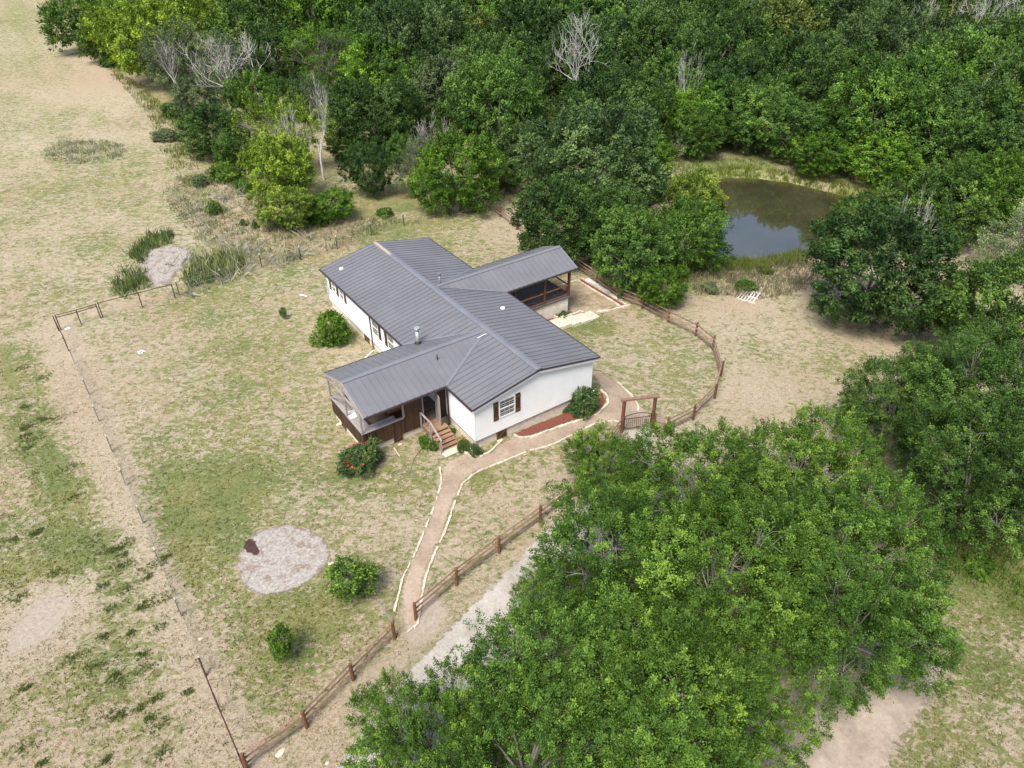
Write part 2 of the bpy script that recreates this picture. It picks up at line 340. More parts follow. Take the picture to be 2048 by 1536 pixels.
def axis(a, b, st, lo, hi):
    m_ = list(np.arange(a, b, st)); s = st
    L_ = [a]; 
    while L_[-1] > lo: s *= 1.18; L_.append(L_[-1]-s)
    s = st; R_ = [m_[-1]]
    while R_[-1] < hi: s *= 1.18; R_.append(R_[-1]+s)
    return np.array(L_[:0:-1]+m_+R_[1:])
xs = axis(-48, 62, .42, -3500, 3500); ys = axis(-34, 62, .42, -3500, 3500)
X, Y = np.meshgrid(xs, ys); nx, ny = len(xs), len(ys)
Z = T(X.ravel(), Y.ravel()).reshape(X.shape)
def blob(px, py, r, a=1.0):
    c = GP(px, py); return a*np.exp(-((X-c[0])**2+(Y-c[1])**2)/(r*r))
def streak(P, w_, a=1.0):
    d = dline(X, Y, gp2(P)); return a*np.exp(-(d/w_)**2)
n1 = fbm(X/5.5, Y/5.5, 11, 5); n2 = fbm(X/1.7+3, Y/1.7, 29, 3)
YARD = gp2([(112,660),(340,596),(600,520),(800,452),(970,415),(1190,555),(1430,690),(1420,790),(1250,850),(1080,1045),(830,1240),(495,1536)])
green = .38+.55*(n1-.5)+.45*(n2-.5)+.13*inpoly(X, Y, YARD)+.06*(Y > 30)
for q in ((540,740,5,.25),(330,1000,3.5,.32),(430,1110,3,.35),(430,1000,3.0,.3),(640,1230,2.8,.40),(560,1210,2.2,.3),(480,960,4,.25),(690,1000,3,.15),(790,960,2,.2),(965,955,.8,.7),(340,1110,3,.3),(620,1300,2,.3),
          (1200,655,1.2,.7),(1150,660,1.5,.5),(1370,740,2.2,.3),(1290,690,2.2,.15),(1420,1000,3,.2),(1930,1110,2.6,.8),(1990,1180,2.4,.6),(1880,1050,2.2,.6),(1990,1330,2.2,.35),(1820,1500,1.6,.3),(1900,1440,2.5,.2),
          (430,590,4,.35),(600,540,3,.3),(250,330,4,.1),(480,700,4,.2),(780,460,3,.4),(900,430,4,.3),(120,1120,2.2,.35),(100,1330,3,.25),(220,1380,2,.2),(250,1180,2.2,.15),(1380,560,2.5,.5),(1350,540,3,.5),(1660,400,3,.8),(1500,330,3,.8),(1400,330,3,.6),(60,60,25,.2),(160,380,8,.2)):
    green = green+blob(*q)
green = green+streak([(15,700),(45,860),(110,1000),(150,1120)], .9, .5)+streak([(70,700),(95,880),(130,980)], .7, .4)+streak([(0,900),(30,1060),(30,1150)], .8, .3)
green = green-streak([(120,650),(200,860),(300,1100),(400,1330),(470,1536)], .95, .9)-blob(300,870,0.1,0)
green = green-blob(100,1220,1.8,.9)-blob(30,1290,2.4,.6)-blob(230,130,6,.5)-blob(210,170,10,.35)-blob(1250,640,2,.1)-blob(1450,600,3,.2)-blob(1550,640,4,.15)-blob(1500,780,3,.4)+blob(1480,700,4,.12)+blob(1550,660,4,.1)-blob(1290,700,2,.2)-blob(700,1300,1.5,.4)-blob(1800,560,7,.4)-blob(640,700,3,.35)-blob(1000,470,3,.35)
green = np.where(inpoly(X, Y, YARD), .50+(green-.52)*.62, .47+(green-.47)*.80)
dirt = .02+.7*(fbm(X/4, Y/4, 77, 4)-.52)
for q in ((100,1220,1.6,.75),(30,1290,1.6,.5),(1510,800,2.0,.45),(1580,770,1.5,.15),(1260,600,.1,0),(230,150,6,.18),(1290,880,2,.6),(1230,1240,1.5,.2),(850,1220,1.4,.5),(1780,1400,3,.35),(590,1190,.8,.3),(230,1130,.1,0),(520,730,.1,0)):
    dirt = dirt+blob(*q)
dirt = dirt+streak([(838,1262),(700,1400),(560,1536)], 1.2, .3)+streak([(60,820),(90,960),(150,1150)], .18, .45)+streak([(5,800),(20,940),(70,1060)], .18, .4)
rust = .15+.9*(fbm(X/6+9, Y/6, 55, 4)-.45)+blob(230,150,8,.5)+blob(480,440,3,.5)+blob(560,470,3,.4)+blob(1240,610,2.5,.4)+blob(330,630,3,.4)+blob(1700,680,3,.3)+blob(100,1450,3,.2)-blob(1300,720,3,.4)+blob(760,410,4,.5)+streak([(210,620),(340,590),(560,530),(760,470)], .6, .6)
clampf = lambda a: np.clip(a, 0, 1).ravel()
# under the wood: leaf litter
WOODP = gp2([(110,-10),(150,60),(230,150),(330,235),(400,330),(520,400),(700,440),(960,400),(1050,420),(1130,500),(1300,520),(1310,420),(1330,330),(1420,300),(1550,325),(1730,370),(1800,440),(1900,470),(2300,460),(2700,0),(1200,-80)])
wd = inpoly(X, Y, WOODP)
rust = np.where(wd, rust+.3, rust); green = np.where(wd, green+.22, green)
idx = np.arange(nx*ny).reshape(ny, nx)
Fq = np.stack([idx[:-1, :-1], idx[:-1, 1:], idx[1:, 1:], idx[1:, :-1]], -1).reshape(-1, 4)
gm_ = npmesh('ground', np.stack([X.ravel(), Y.ravel(), Z.ravel()], 1), Fq, M['ground'], None, dict(green=clampf(green), dirt=clampf(dirt), rust=clampf(rust)))
gm_.polygons.foreach_set('use_smooth', [True]*len(gm_.polygons))
tag(link('ground', gm_), kind='structure')
def at_grid(A, x, y):
    i = np.clip(np.searchsorted(xs, x), 1, nx-1); j = np.clip(np.searchsorted(ys, y), 1, ny-1); return A[j, i]

SHEETS = []
def sheet(name, P, m, lift=.02, step=.14, rag=.12, dome=0, edge=None, kind='structure', label=None, smoothw=0):
    P = np.array(P); lo = P.min(0)-.4; hi = P.max(0)+.4
    gx = np.arange(lo[0], hi[0], step); gy = np.arange(lo[1], hi[1], step); A, B = np.meshgrid(gx, gy)
    d = dline(A, B, P, True); ins = inpoly(A, B, P); s = np.where(ins, d, -d)
    ok = (s+rag*2*(fbm(A*2.2, B*2.2, 5, 3)-.5)) > 0
    c = ok[:-1, :-1] & ok[1:, :-1] & ok[:-1, 1:] & ok[1:, 1:]
    id_ = np.arange(A.size).reshape(A.shape)
    q = np.stack([id_[:-1, :-1], id_[:-1, 1:], id_[1:, 1:], id_[1:, :-1]], -1)[c]
    z = T(A.ravel(), B.ravel())+lift+(dome*np.clip(s.ravel(), 0, 1) if dome else 0)
    used, inv = np.unique(q.ravel(), return_inverse=True)
    V = np.stack([A.ravel(), B.ravel(), z], 1)[used]
    at = dict(edge=np.clip(1-s.ravel()[used]/(edge or .2), 0, 1)*(0 if rag < .06 else 1))
    me = npmesh(name, V, inv.reshape(-1, 4), m, np.full(len(V), .5), at); me.polygons.foreach_set('use_smooth', [True]*len(me.polygons))
    o = link(name, me); tag(o, label, kind=kind); SHEETS.append(P); return o
sheet('path', PATH, M['path'], .024, rag=.07, edge=.22)
sheet('path', GATEWALK, M['drive'], .018, rag=.2, edge=.5)
sheet('driveway', DRIVE, M['drive'], .02, rag=.25, edge=.9)
sheet('dirt_road', LOT, M['dirtlot'], .022, step=.16, rag=.4, edge=1.6)
sheet('gravel_patch', CIRC, M['ash'], .024, step=.08, rag=.3, edge=.9)
sheet('dry_mud_patch', MUD, M['ash'], .02, step=.12, rag=.5, edge=1.6)
tag(sheet('red_mulch', MULCH, M['mulch'], .045, step=.06, rag=.03), 'red brown mulch in the curved bed along the gable wall', kind='stuff')
sheet('garden_bed_soil', BEDR, M['brownsoil'], .022, step=.14, rag=.05)
tag(sheet('dark_mulch', STRIP, M['mulch'], .05, step=.08, rag=0), 'dark mulch in the narrow strip beside the rail fence', kind='stuff')
tag(sheet('white_gravel', WGRAV, M['whitegravel'], .03, step=.08, rag=.12), 'white stone chips along the rail fence behind the house', kind='stuff')
# water
P = np.array(POND); c0 = P.mean(0); mb = MB(); PP = [c0+(p-c0)*1.06 for p in P]
mb.quad(*[(p[0], p[1], WATER) for p in PP]); tag(mb.build('pond_water', M['water']), kind='structure')

# ------------------------------------------------------------ house
ZR, ZE, L, H = 3.39, 2.51, 20.53, 4.5
FC, FW, FX = 5.38, 2.58, -9.64       # front porch ridge y, half width, end x
RC, RW, RX = 11.95, 2.12, 10.75      # rear porch
house = empty('house', (0, 0, 0), 'white ranch house with grey standing seam metal roof and two porches', 'house')
TH = .10
def slab(mb, pts, th=TH):           # roof panel: pts around (ccw from above), thickness downward
    n = len(pts); top = [Vector(p) for p in pts]; bot = [Vector((p[0], p[1], p[2]-th)) for p in pts]
    mb.quad(*top); mb.quad(*bot[::-1])
    for i in range(n):
        j = (i+1) % n; mb.quad(top[i], bot[i], bot[j], top[j])
def zmain(x): return ZR-(ZR-ZE)/H*abs(x)
def zf(y): return ZR-(ZR-ZE)/FW*abs(y-FC)
def zr_(y): return ZR-(ZR-ZE)/RW*abs(y-RC)
def rib(mb, a, b): mb.bar((a[0], a[1], a[2]+.020), (b[0], b[1], b[2]+.020), .045, .055)
mb = MB()
slab(mb, [(0,0,ZR),(0,FC,ZR),(-H,FC-FW,ZE),(-H,0,ZE)]); slab(mb, [(0,FC,ZR),(0,L,ZR),(-H,L,ZE),(-H,FC+FW,ZE)])
slab(mb, [(0,0,ZR),(H,0,ZE),(H,RC-RW,ZE),(0,RC,ZR)]); slab(mb, [(0,RC,ZR),(H,RC+RW,ZE),(H,L,ZE),(0,L,ZR)])
y = .22
while y < L-.1:
    mb.tone = rnd.uniform(.3, .7)
    xa = 0.24
    d = abs(y-FC)
    if d < FW: xe = H*d/FW-.16
    else: xe = H
    if xe > xa: rib(mb, (-xa, y, zmain(xa)), (-xe, y, zmain(xe)))
    d = abs(y-RC)
    xe = H*d/RW-.16 if d < RW else H
    if xe > xa: rib(mb, (xa, y, zmain(xa)), (xe, y, zmain(xe)))
    y += .414
roof = mb.build('roof', M['roof'], house)
mb = MB()
slab(mb, [(0,FC,ZR+.001),(FX,FC,ZR+.001),(FX,FC-FW,ZE),(-H,FC-FW,ZE)]); slab(mb, [(0,FC,ZR+.001),(-H,FC+FW,ZE),(FX,FC+FW,ZE),(FX,FC,ZR+.001)])
x = FX+.2
while x < -.6:
    mb.tone = rnd.uniform(.3, .7)
    for s in (-1, 1):
        lim = FW if x < -H else FW*(-x)/H-.12
        if lim > .25: rib(mb, (x, FC+s*.2, zf(FC+.2)), (x, FC+s*lim, zf(FC+lim)))
    x += .414
proof = mb.build('porch_roof', M['roof'], house); proof['label'] = 'front porch roof reaching out to the open deck'
mb = MB()
slab(mb, [(0,RC,ZR+.001),(H,RC-RW,ZE),(RX,RC-RW,ZE),(RX,RC,ZR+.001)]); slab(mb, [(0,RC,ZR+.001),(RX,RC,ZR+.001),(RX,RC+RW,ZE),(H,RC+RW,ZE)])
x = RX-.2
while x > .6:
    mb.tone = rnd.uniform(.3, .7)
    for s in (-1, 1):
        lim = RW if x > H else RW*x/H-.12
        if lim > .25: rib(mb, (x, RC+s*.2, zr_(RC+.2)), (x, RC+s*lim, zr_(RC+lim)))
    x -= .414
rroof = mb.build('porch_roof', M['roof'], house); rroof['label'] = 'rear porch roof over the railed deck'
def cap(name, a, b, wdt, drop, par, m=None):
    a = Vector(a); b = Vector(b); d = (b-a).normalized(); r = d.cross(Vector((0, 0, 1))).normalized()*wdt
    mb = MB(); u = Vector((0, 0, .062)); dn = Vector((0, 0, -drop))
    mb.quad(a+u, b+u, b+r+dn+u, a+r+dn+u); mb.quad(b+u, a+u, a-r+dn+u, b-r+dn+u)
    mb.quad(a+u, a+r+dn+u, a-r+dn+u); mb.quad(b+u, b-r+dn+u, b+r+dn+u)
    mb.quad(a+r+dn+u, b+r+dn+u, b+r+dn, a+r+dn); mb.quad(b-r+dn+u, a-r+dn+u, a-r+dn, b-r+dn)
    return mb.build(name, m or M['roof_cap'], par)
cap('ridge_cap', (0, -.01, ZR+.004), (0, L-2.6, ZR+.004), .22, .042, roof)
o = cap('ridge_cap', (0, L-2.58, ZR-.02), (0, L+.01, ZR-.02), .11, .022, roof, M['brownpale']); o['label'] = 'pale torn strip where the ridge cap is missing'
cap('ridge_cap', (-.3, FC, ZR+.006), (FX-.01, FC, ZR+.006), .18, .062, proof)
cap('ridge_cap', (.3, RC, ZR+.006), (RX+.01, RC, ZR+.006), .16, .065, rroof)
def valley(a, b, par):
    mb = MB(); a = Vector(a); b = Vector(b); d = (b-a).normalized(); r = d.cross(Vector((0, 0, 1))).normalized()*.11; u = Vector((0, 0, .012))
    mb.quad(a-r+u*1.5, b-r+u*3, b+u, a+u); mb.quad(a+u, b+u, b+r+u*3, a+r+u*1.5); mb.build('valley_flashing', M['roof_cap'], par)
for s in (-1, 1):
    valley((-.2, FC+s*.1, ZR-.02), (-H+.03, FC+s*FW, ZE+.02), proof); valley((.2, RC+s*.1, ZR-.02), (H-.03, RC+s*RW, ZE+.02), rroof)
# fascia, gutters
def strip(name, m, a, b, w_, h_, par, dz=0):
    mb = MB(); mb.bar((a[0], a[1], a[2]+dz), (b[0], b[1], b[2]+dz), w_, h_); return mb.build(name, m, par)
for s in (-1, 1):
    strip('fascia', M['trim_white'], (0, .045, ZR-.19), (s*(H-.02), .045, ZE-.19), .05, .17, house)
    strip('rake_trim', M['roof_cap'] if 0 else M['gutter'], (0, -.022, ZR-.035), (s*H, -.022, ZE-.035), .03, .11, roof)
    strip('rake_trim', M['gutter'], (0, L+.018, ZR-.06), (s*H, L+.018, ZE-.06), .03, .14, roof)
    strip('rake_trim', M['greywood'], (FX-.025, FC, ZR-.10), (FX-.025, FC+s*FW, ZE-.10), .05, .16, proof)
    strip('rake_trim', M['galv'], (RX+.022, RC, ZR-.04), (RX+.022, RC+s*RW, ZE-.04), .03, .13, rroof)
for a, b in (((-H-.05, 0, ZE-.05), (-H-.05, FC-FW-.1, ZE-.05)), ((-H-.05, FC+FW+.1, ZE-.05), (-H-.05, L, ZE-.05)), ((H+.05, 0, ZE-.05), (H+.05, RC-RW-.1, ZE-.05)), ((H+.05, RC+RW+.1, ZE-.05), (H+.05, L, ZE-.05)),
             ((-H-.1, FC-FW-.05, ZE-.05), (FX, FC-FW-.05, ZE-.05)), ((-H-.1, FC+FW+.05, ZE-.05), (FX, FC+FW+.05, ZE-.05)), ((H+.1, RC-RW-.05, ZE-.05), (RX, RC-RW-.05, ZE-.05)), ((H+.1, RC+RW+.05, ZE-.05), (RX, RC+RW+.05, ZE-.05))):
    strip('gutter', M['gutter'], a, b, .09, .10, house)
# walls with lap siding
WX, WY0, WY1 = 4.22, .28, L-.28; PAN = .155
mb = MB(); z0 = 0.0
while z0 < ZR-.2:
    z1 = z0+PAN; lapo = .028
    def half(z): 
        return WX if z <= zmain(WX)-TH else max(0.0, (ZR-TH-z)/((ZR-ZE)/H))
    a, b_ = min(half(z0), WX), min(half(z1), WX)
    if a > .1:
        mb.tone = rnd.uniform(.3, .7)
        for yy, s in ((WY0, -1), (WY1, 1)):
            q = [(-a, yy+s*lapo, z0), (a, yy+s*lapo, z0), (b_, yy+s*.002, z1), (-b_, yy+s*.002, z1)]
            mb.quad(*(q if s < 0 else q[::-1])); q = [(-a, yy, z0), (a, yy, z0), (a, yy+s*lapo, z0), (-a, yy+s*lapo, z0)]; mb.quad(*(q if s < 0 else q[::-1]))
        if z0 < ZE-.1:
            zt = min(z1, ZE-.04)
            for xx, s in ((-WX, -1), (WX, 1)):
                q = [(xx+s*lapo, WY1, z0), (xx+s*lapo, WY0, z0), (xx+s*.002, WY0, zt), (xx+s*.002, WY1, zt)]; mb.quad(*(q if s < 0 else q[::-1]))
                q = [(xx, WY1, z0), (xx, WY0, z0), (xx+s*lapo, WY0, z0), (xx+s*lapo, WY1, z0)]; mb.quad(*(q if s < 0 else q[::-1]))
    z0 = z1
mb.quad((-WX, WY0, 0), (-WX, WY1, 0), (WX, WY1, 0), (WX, WY0, 0))
mb.build('wall', M['siding'], house)
for sx_ in (-1, 1):
    for yy, sy in ((WY0, -1), (WY1, 1)):
        mb = MB(); mb.box(sx_*WX-.03, yy-.03, .0, sx_*WX+.03, yy+.03, ZE-.08); mb.build('corner_trim', M['trim_white'], house)
mb = MB()
mb.box(-H+.02, .07, ZE-.16, -WX-.03, L-.07, ZE-.12); mb.box(WX+.03, .07, ZE-.16, H-.02, L-.07, ZE-.12)
mb.build('soffit', M['trim_white'], house)
# skirting
mb = MB()
x0, x1 = -WX+.07, WX-.07; y0, y1 = WY0+.07, WY1-.07
mb.quad((x0,y0,-2.2),(x1,y0,-2.2),(x1,y0,-.02),(x0,y0,-.02)); mb.quad((x0,y1,-2.2),(x0,y0,-2.2),(x0,y0,-.02),(x0,y1,-.02))
mb.quad((x1,y0,-2.2),(x1,y1,-2.2),(x1,y1,-.02),(x1,y0,-.02)); mb.quad((x1,y1,-2.2),(x0,y1,-2.2),(x0,y1,-.02),(x1,y1,-.02))
mb.build('stone_skirting', M['stone'], house)
mb = MB()
for q in ((-WX-.02, WY0-.03, WX+.02, WY0+.03), (-WX-.03, WY0, -WX+.03, WY1), (WX-.03, WY0, WX+.03, WY1)): mb.box(q[0], q[1], -.055, q[2], q[3], -.012)
mb.build('base_trim', M['greywood'], house)
# windows: ax 'y' on the gable (normal -y), 'x' on the left wall (normal -x)
def window(ax, c, z0, z1, w_, grid=(3, 4), pos=None):
    def P(u, d, z): return (c+u, WY0-d, z) if ax == 'y' else (-WX-d, c+u, z)
    def bx(mb, u0, u1, z0, z1, d0, d1):
        a = P(u0, d0, z0); b = P(u1, d1, z1); mb.box(min(a[0], b[0]), min(a[1], b[1]), z0, max(a[0], b[0]), max(a[1], b[1]), z1)
    mb = MB(); bx(mb, -w_/2+.05, w_/2-.05, z0+.05, z1-.05, .01, .026); g = mb.build('window', M['glassdark'], house)
    mb = MB(); h = w_/2
    bx(mb, -h, -h+.045, z0, z1, .0, .045); bx(mb, h-.045, h, z0, z1, .0, .045); bx(mb, -h+.06, h-.06, z0, z0+.06, 0, .065); bx(mb, -h+.06, h-.06, z1-.06, z1, 0, .06)
    zm = (z0+z1)/2; bx(mb, -h+.06, h-.06, zm-.03, zm+.03, 0, .055); mb.build('window_frame', M['trim_white'], g)
    mb = MB()
    for i in range(1, grid[0]): u = -h+.06+(w_-.12)*i/grid[0]; bx(mb, u-.005, u+.005, z0+.06, zm-.03, .02, .04); bx(mb, u-.005, u+.005, zm+.03, z1-.06, .02, .04)
    for k in (z0+(zm-z0)/2, zm+(z1-zm)/2): bx(mb, -h+.06, h-.06, k-.005, k+.005, .022, .042)
    mb.build('muntin', M['meterbox'], g)
def shutter(ax, c, z0, z1, w_=.34):
    def bxp(mb, u0, u1, a0, a1, d0, d1):
        if ax == 'y': mb.box(c+u0, WY0-d1, a0, c+u1, WY0-d0, a1)
        else: mb.box(-WX-d1, c+u0, a0, -WX-d0, c+u1, a1)
    mb = MB()
    for i in range(3): mb.tone = rnd.uniform(.2, .8); bxp(mb, -w_/2+i*w_/3+.004, -w_/2+(i+1)*w_/3-.004, z0, z1, .02, .05)
    s = mb.build('shutter', M['shutter'], house); mb = MB()
    for a in (z0+.14, z1-.24): mb = MB(); bxp(mb, -w_/2, w_/2, a, a+.10, .052, .075); mb.build('batten', M['batten'], s)
window('y', -2.06, .92, 2.14, 1.06); shutter('y', -2.82, .84, 2.14); shutter('y', -1.30, .84, 2.14)
window('x', 12.5, .82, 2.05, .86); window('x', 10.25, .82, 2.05, .86); shutter('x', 11.82, .82, 2.05); shutter('x', 10.93, .82, 2.05); shutter('x', 13.12, .82, 2.05, .2) if 0 else None
window('x', 19.05, 1.2, 2.05, .6, (2, 4)); window('x', 17.72, 1.2, 2.05, .6, (2, 4)); shutter('x', 19.65, 1.15, 2.08, .3); shutter('x', 18.4, 1.15, 2.08, .34); shutter('x', 17.1, 1.15, 2.08, .3)
# crawl-space hatches
def hatch(ax, c, w_, z0, z1, off, flip=1, label=None):
    def bxp(mb, u0, u1, a0, a1, d0, d1):
        if ax == 'y': mb.box(c+u0, off-d1, a0, c+u1, off-d0, a1)
        else: mb.box(off-d1, c+u0, a0, off-d0, c+u1, a1)
    mb = MB(); n = 4
    for i in range(n): mb.tone = rnd.uniform(.3, .7); bxp(mb, -w_/2+i*w_/n+.003, -w_/2+(i+1)*w_/n-.003, z0, z1, .0, .04)
    hh = mb.build('crawl_space_hatch', M['darkwood'], house); mb = MB()
    bxp(mb, -w_/2, w_/2, z0, z0+.06, .042, .06); bxp(mb, -w_/2, w_/2, z1-.06, z1, .042, .06); bxp(mb, -w_/2, -w_/2+.05, z0+.062, z1-.062, .042, .06); bxp(mb, w_/2-.05, w_/2, z0+.062, z1-.062, .042, .06)
    e = (-w_/2+.05)*flip, (w_/2-.05)*flip
    if ax == 'y': mb.bar((c+e[0], off-.052, z0+.07), (c+e[1], off-.052, z1-.07), .018, .06)
    else: mb.bar((off-.052, c+e[0], z0+.07), (off-.052, c+e[1], z1-.07), .018, .06)
    mb.build('brace', M['batten'], hh)
hatch('y', -2.42, .68, -.66, -.07, WY0+.06); hatch('x', 14.3, .7, -.62, -.07, -WX+.06)
# downspouts
for x_, y_ in ((-WX-.06, 13.15), (-WX-.1, FC-FW+.25)):
    mb = MB(); mb.tube([(x_-.2, y_, ZE-.1), (x_-.12, y_, ZE-.3), (x_, y_, ZE-.45), (x_, y_, -.50), (x_-.12, y_, -.62)], .045, 6); mb.build('downspout', M['gutter'], house)
mb = MB(); mb.tube([(-WX-.16, 13.0, -.58), (-WX-1.4, 12.2, -.56), (-WX-2.0, 11.6, -.57)], .05, 8); mb.build('drain_pipe', M['sink'], house)
mb = MB(); mb.box(-WX-.16, 20.02, .7, -WX-.02, 20.22, 1.2); mb.tube([(-WX-.09, 20.12, 1.2), (-WX-.09, 20.12, 1.7)], .03, 6); mb.build('meter_box', M['meterbox'], house, bevel=.02)
# roof fittings
def flue(x, y, zb, h, r, m_, par=roof, boot=True):
    mb = MB(); mb.tube([(x, y, zb-.1), (x, y, zb+h*.78)], r, 14); mb.tube([(x, y, zb+h*.80), (x, y, zb+h*.92)], r*1.12, 14)
    mb.tube([(x, y, zb+h*.94), (x, y, zb+h)], [r*1.5, r*1.4], 14); f = mb.build('flue_pipe', m_, par, True)
    for p in f.data.polygons: p.use_smooth = len(p.vertices) == 4
    if boot: mb = MB(); mb.tube([(x, y, zb-.12), (x, y, zb+.06), (x, y, zb+.14)], [r*2.1, r*1.7, r*1.25], 12); mb.build('flue_boot', M['blackmetal'], f)
flue(-3.82, 7.2, 2.78, 1.15, .125, M['galv'], proof); flue(.62, 12.05, 3.25, .95, .085, M['roof_cap'])
for x, y in ((2.7, 7.6), (-3.4, 19.2)):
    mb = MB(); z = zmain(x); mb.tube([(x, y, z-.02), (x, y, z+.09), (x, y, z+.12)], [.16, .15, .06], 14); mb.build('roof_vent', M['whitepaint'], roof, True)
mb = MB(); x, y = -4.0, 4.55; mb.tube([(x, y, zf(y)-.02), (x, y, zf(y)+.38)], .035, 8); mb.build('vent_pipe', M['blackmetal'], proof)
mb = MB(); mb.bar((-.35, 4.9, zmain(.35)+.09), (-.95, 4.95, zmain(.95)+.09), .04, .03); mb.build('loose_trim', M['whitepaint'], roof)
# ---- front porch
DX0, DX1, DY0, DY1 = -9.60, -WX-.03, 3.42, 7.70
def boards(mb, a, b, z0, z1, th=.025, w_=.14):
    a = Vector((*a, 0)); b = Vector((*b, 0)); d = b-a; Ln = d.length; d.normalize(); n_ = max(1, round(Ln/w_)); ww = Ln/n_; nrm = Vector((-d.y, d.x, 0))*th/2
    for i in range(n_):
        mb.tone = rnd.uniform(.05, .95); p = a+d*(i*ww+.004); q = a+d*((i+1)*ww-.004); j = rnd.uniform(-.004, .004); o_ = nrm*rnd.uniform(-.3, .3)
        mb.hull8([p-nrm+o_+Vector((0,0,z0+j)), q-nrm+o_+Vector((0,0,z0+j)), q+nrm+o_+Vector((0,0,z0+j)), p+nrm+o_+Vector((0,0,z0+j)), p-nrm+o_+Vector((0,0,z1)), q-nrm+o_+Vector((0,0,z1)), q+nrm+o_+Vector((0,0,z1)), p+nrm+o_+Vector((0,0,z1))])
mb = MB(); y = DY0+.03
while y < DY1-.03:
    mb.tone = rnd.uniform(.1, .9); mb.box(DX0+.03, y, -.04, DX1, y+.132, 0); y += .14
mb.tone = .3; mb.box(DX0+.04, DY0+.04, -.16, DX1, DY1-.04, -.045)
mb.build('deck', M['deckwood'], house)
mb = MB(); boards(mb, (DX0, DY0), (-7.06, DY0), -.17, .93); boards(mb, (DX0, DY0+.01), (DX0, DY1), -.17, .93); boards(mb, (DX0+.02, DY1), (DX1, DY1), -.17, .93)
mb.build('half_wall', M['darkwood'], house)
mb = MB(); boards(mb, (-7.05, DY0), (-5.80, DY0), -.17, ZE-.15); mb.build('board_wall', M['darkwood'], house)
mb = MB(); boards(mb, (-4.90, DY0), (DX1, DY0), -.17, ZE-.15); boards(mb, (-5.8, DY0), (-4.9, DY0), 2.12, ZE-.15)
mb.build('board_wall', M['darkwood'], house)
mb = MB(); boards(mb, (-7.0, DY1-.04), (DX1, DY1-.04), .0, ZE-.15); mb.build('board_wall', M['darkwood'], house)  # added back wall: blocks light from the far side so the doorway looks dark
mb = MB(); mb.box(-5.82, DY0-.05, 0, -5.76, DY0+.05, 2.12); mb.box(-4.94, DY0-.05, 0, -4.88, DY0+.05, 2.12); mb.box(-5.82, DY0-.052, 2.12, -4.88, DY0+.052, 2.18); mb.build('door_frame', M['greywood'], house)
mb = MB(); a = Vector((-4.92, DY0-.06, 0)); d = Vector((-.25, -.97, 0)).normalized()
for i in range(6):
    mb.tone = rnd.uniform(.2, .9); p = a+d*(.14*i); q = a+d*(.14*i+.135); mb.bar((p+q)/2+Vector((0, 0, .04)), (p+q)/2+Vector((0, 0, 2.05)), .135, .035, (d.y, -d.x, 0))
dr = mb.build('door', M['greywood'], house)
for z_ in (.35, 1.65): mb = MB(); mb.bar(a+d*.05+Vector((.03, 0, z_)), a+d*.8+Vector((.03, 0, z_+.06)), .03, .09); mb.build('door_batten', M['railpale'], dr)
# counter tops
mb = MB()
for i in range(4): mb.tone = rnd.uniform(.2, .9); mb.box(DX0-.06+i*.175, DY0-.06, .935, DX0-.06+i*.175+.17, DY1+.05, .975)
for i in range(3): mb.tone = rnd.uniform(.2, .9); mb.box(DX0+.645, DY0-.06+i*.19, .935, -7.45, DY0-.06+i*.19+.185, .975)
mb.tone = .6; mb.box(-7.44, DY0-.07, .935, -7.06, DY0+.10, .975); mb.tone = .5; mb.box(DX0+.65, DY1-.30, .935, DX1, DY1+.05, .972)
mb.build('counter_top', M['greywood'], house)
mb = MB(); sxx, syy = -9.28, 5.35
mb.box(sxx-.28, syy-.36, .977, sxx+.28, syy-.26, 1.02); mb.box(sxx-.28, syy+.26, .977, sxx+.28, syy+.36, 1.02); mb.box(sxx-.28, syy-.258, .977, sxx-.2, syy+.258, 1.02); mb.box(sxx+.2, syy-.258, .977, sxx+.28, syy+.258, 1.02); mb.box(sxx-.2, syy-.258, .977, sxx+.2, syy+.258, .99)
sink = mb.build('sink', M['sink'], None, bevel=.012); tag(sink, 'white sink basin lying on the grey porch counter', 'sink')
mb = MB(); mb.tube([(sxx-.24, syy, 1.02), (sxx-.24, syy, 1.2), (sxx-.14, syy, 1.24), (sxx-.06, syy, 1.18)], .014, 6); mb.build('tap', M['galv'], sink)
# posts, braces, beams
PX = [(DX0, DY0), (DX0, FC), (DX0, DY1), (-7.04, DY0), (-7.04, DY1)]
for i, (x, y) in enumerate(PX):
    mb = MB(); z1 = (ZR if abs(y-FC) < .1 else ZE)-.16; mb.box(x-.05, y-.05, .98, x+.05, y+.05, z1); mb.build('porch_post', M['greywood'], house)
mb = MB(); mb.box(DX0-.05, DY0-.07, ZE-.24, DX1, DY0+.05, ZE-.15); mb.box(DX0-.05, DY1-.05, ZE-.24, DX1, DY1+.05, ZE-.15); mb.box(DX0-.045, DY0+.05, ZE-.25, DX0+.045, DY1-.05, ZE-.16); mb.build('porch_beam', M['greywood'], house)
mb = MB()
for a, b_ in (((DX0-.02, FC-1.7, ZE-.17), (DX0-.02, FC-.06, ZR-.5)), ((DX0-.02, FC+1.7, ZE-.17), (DX0-.02, FC+.06, ZR-.5)), ((DX0, DY0+.05, 1.75), (DX0, DY0+.6, ZE-.25)), ((DX0, DY1-.05, 1.75), (DX0, DY1-.6, ZE-.25)), ((DX0, DY1-.1, 1.0), (DX0, FC+.1, 2.15))): mb.bar(a, b_, .05, .08)
mb.build('truss_brace', M['greywood'], house)
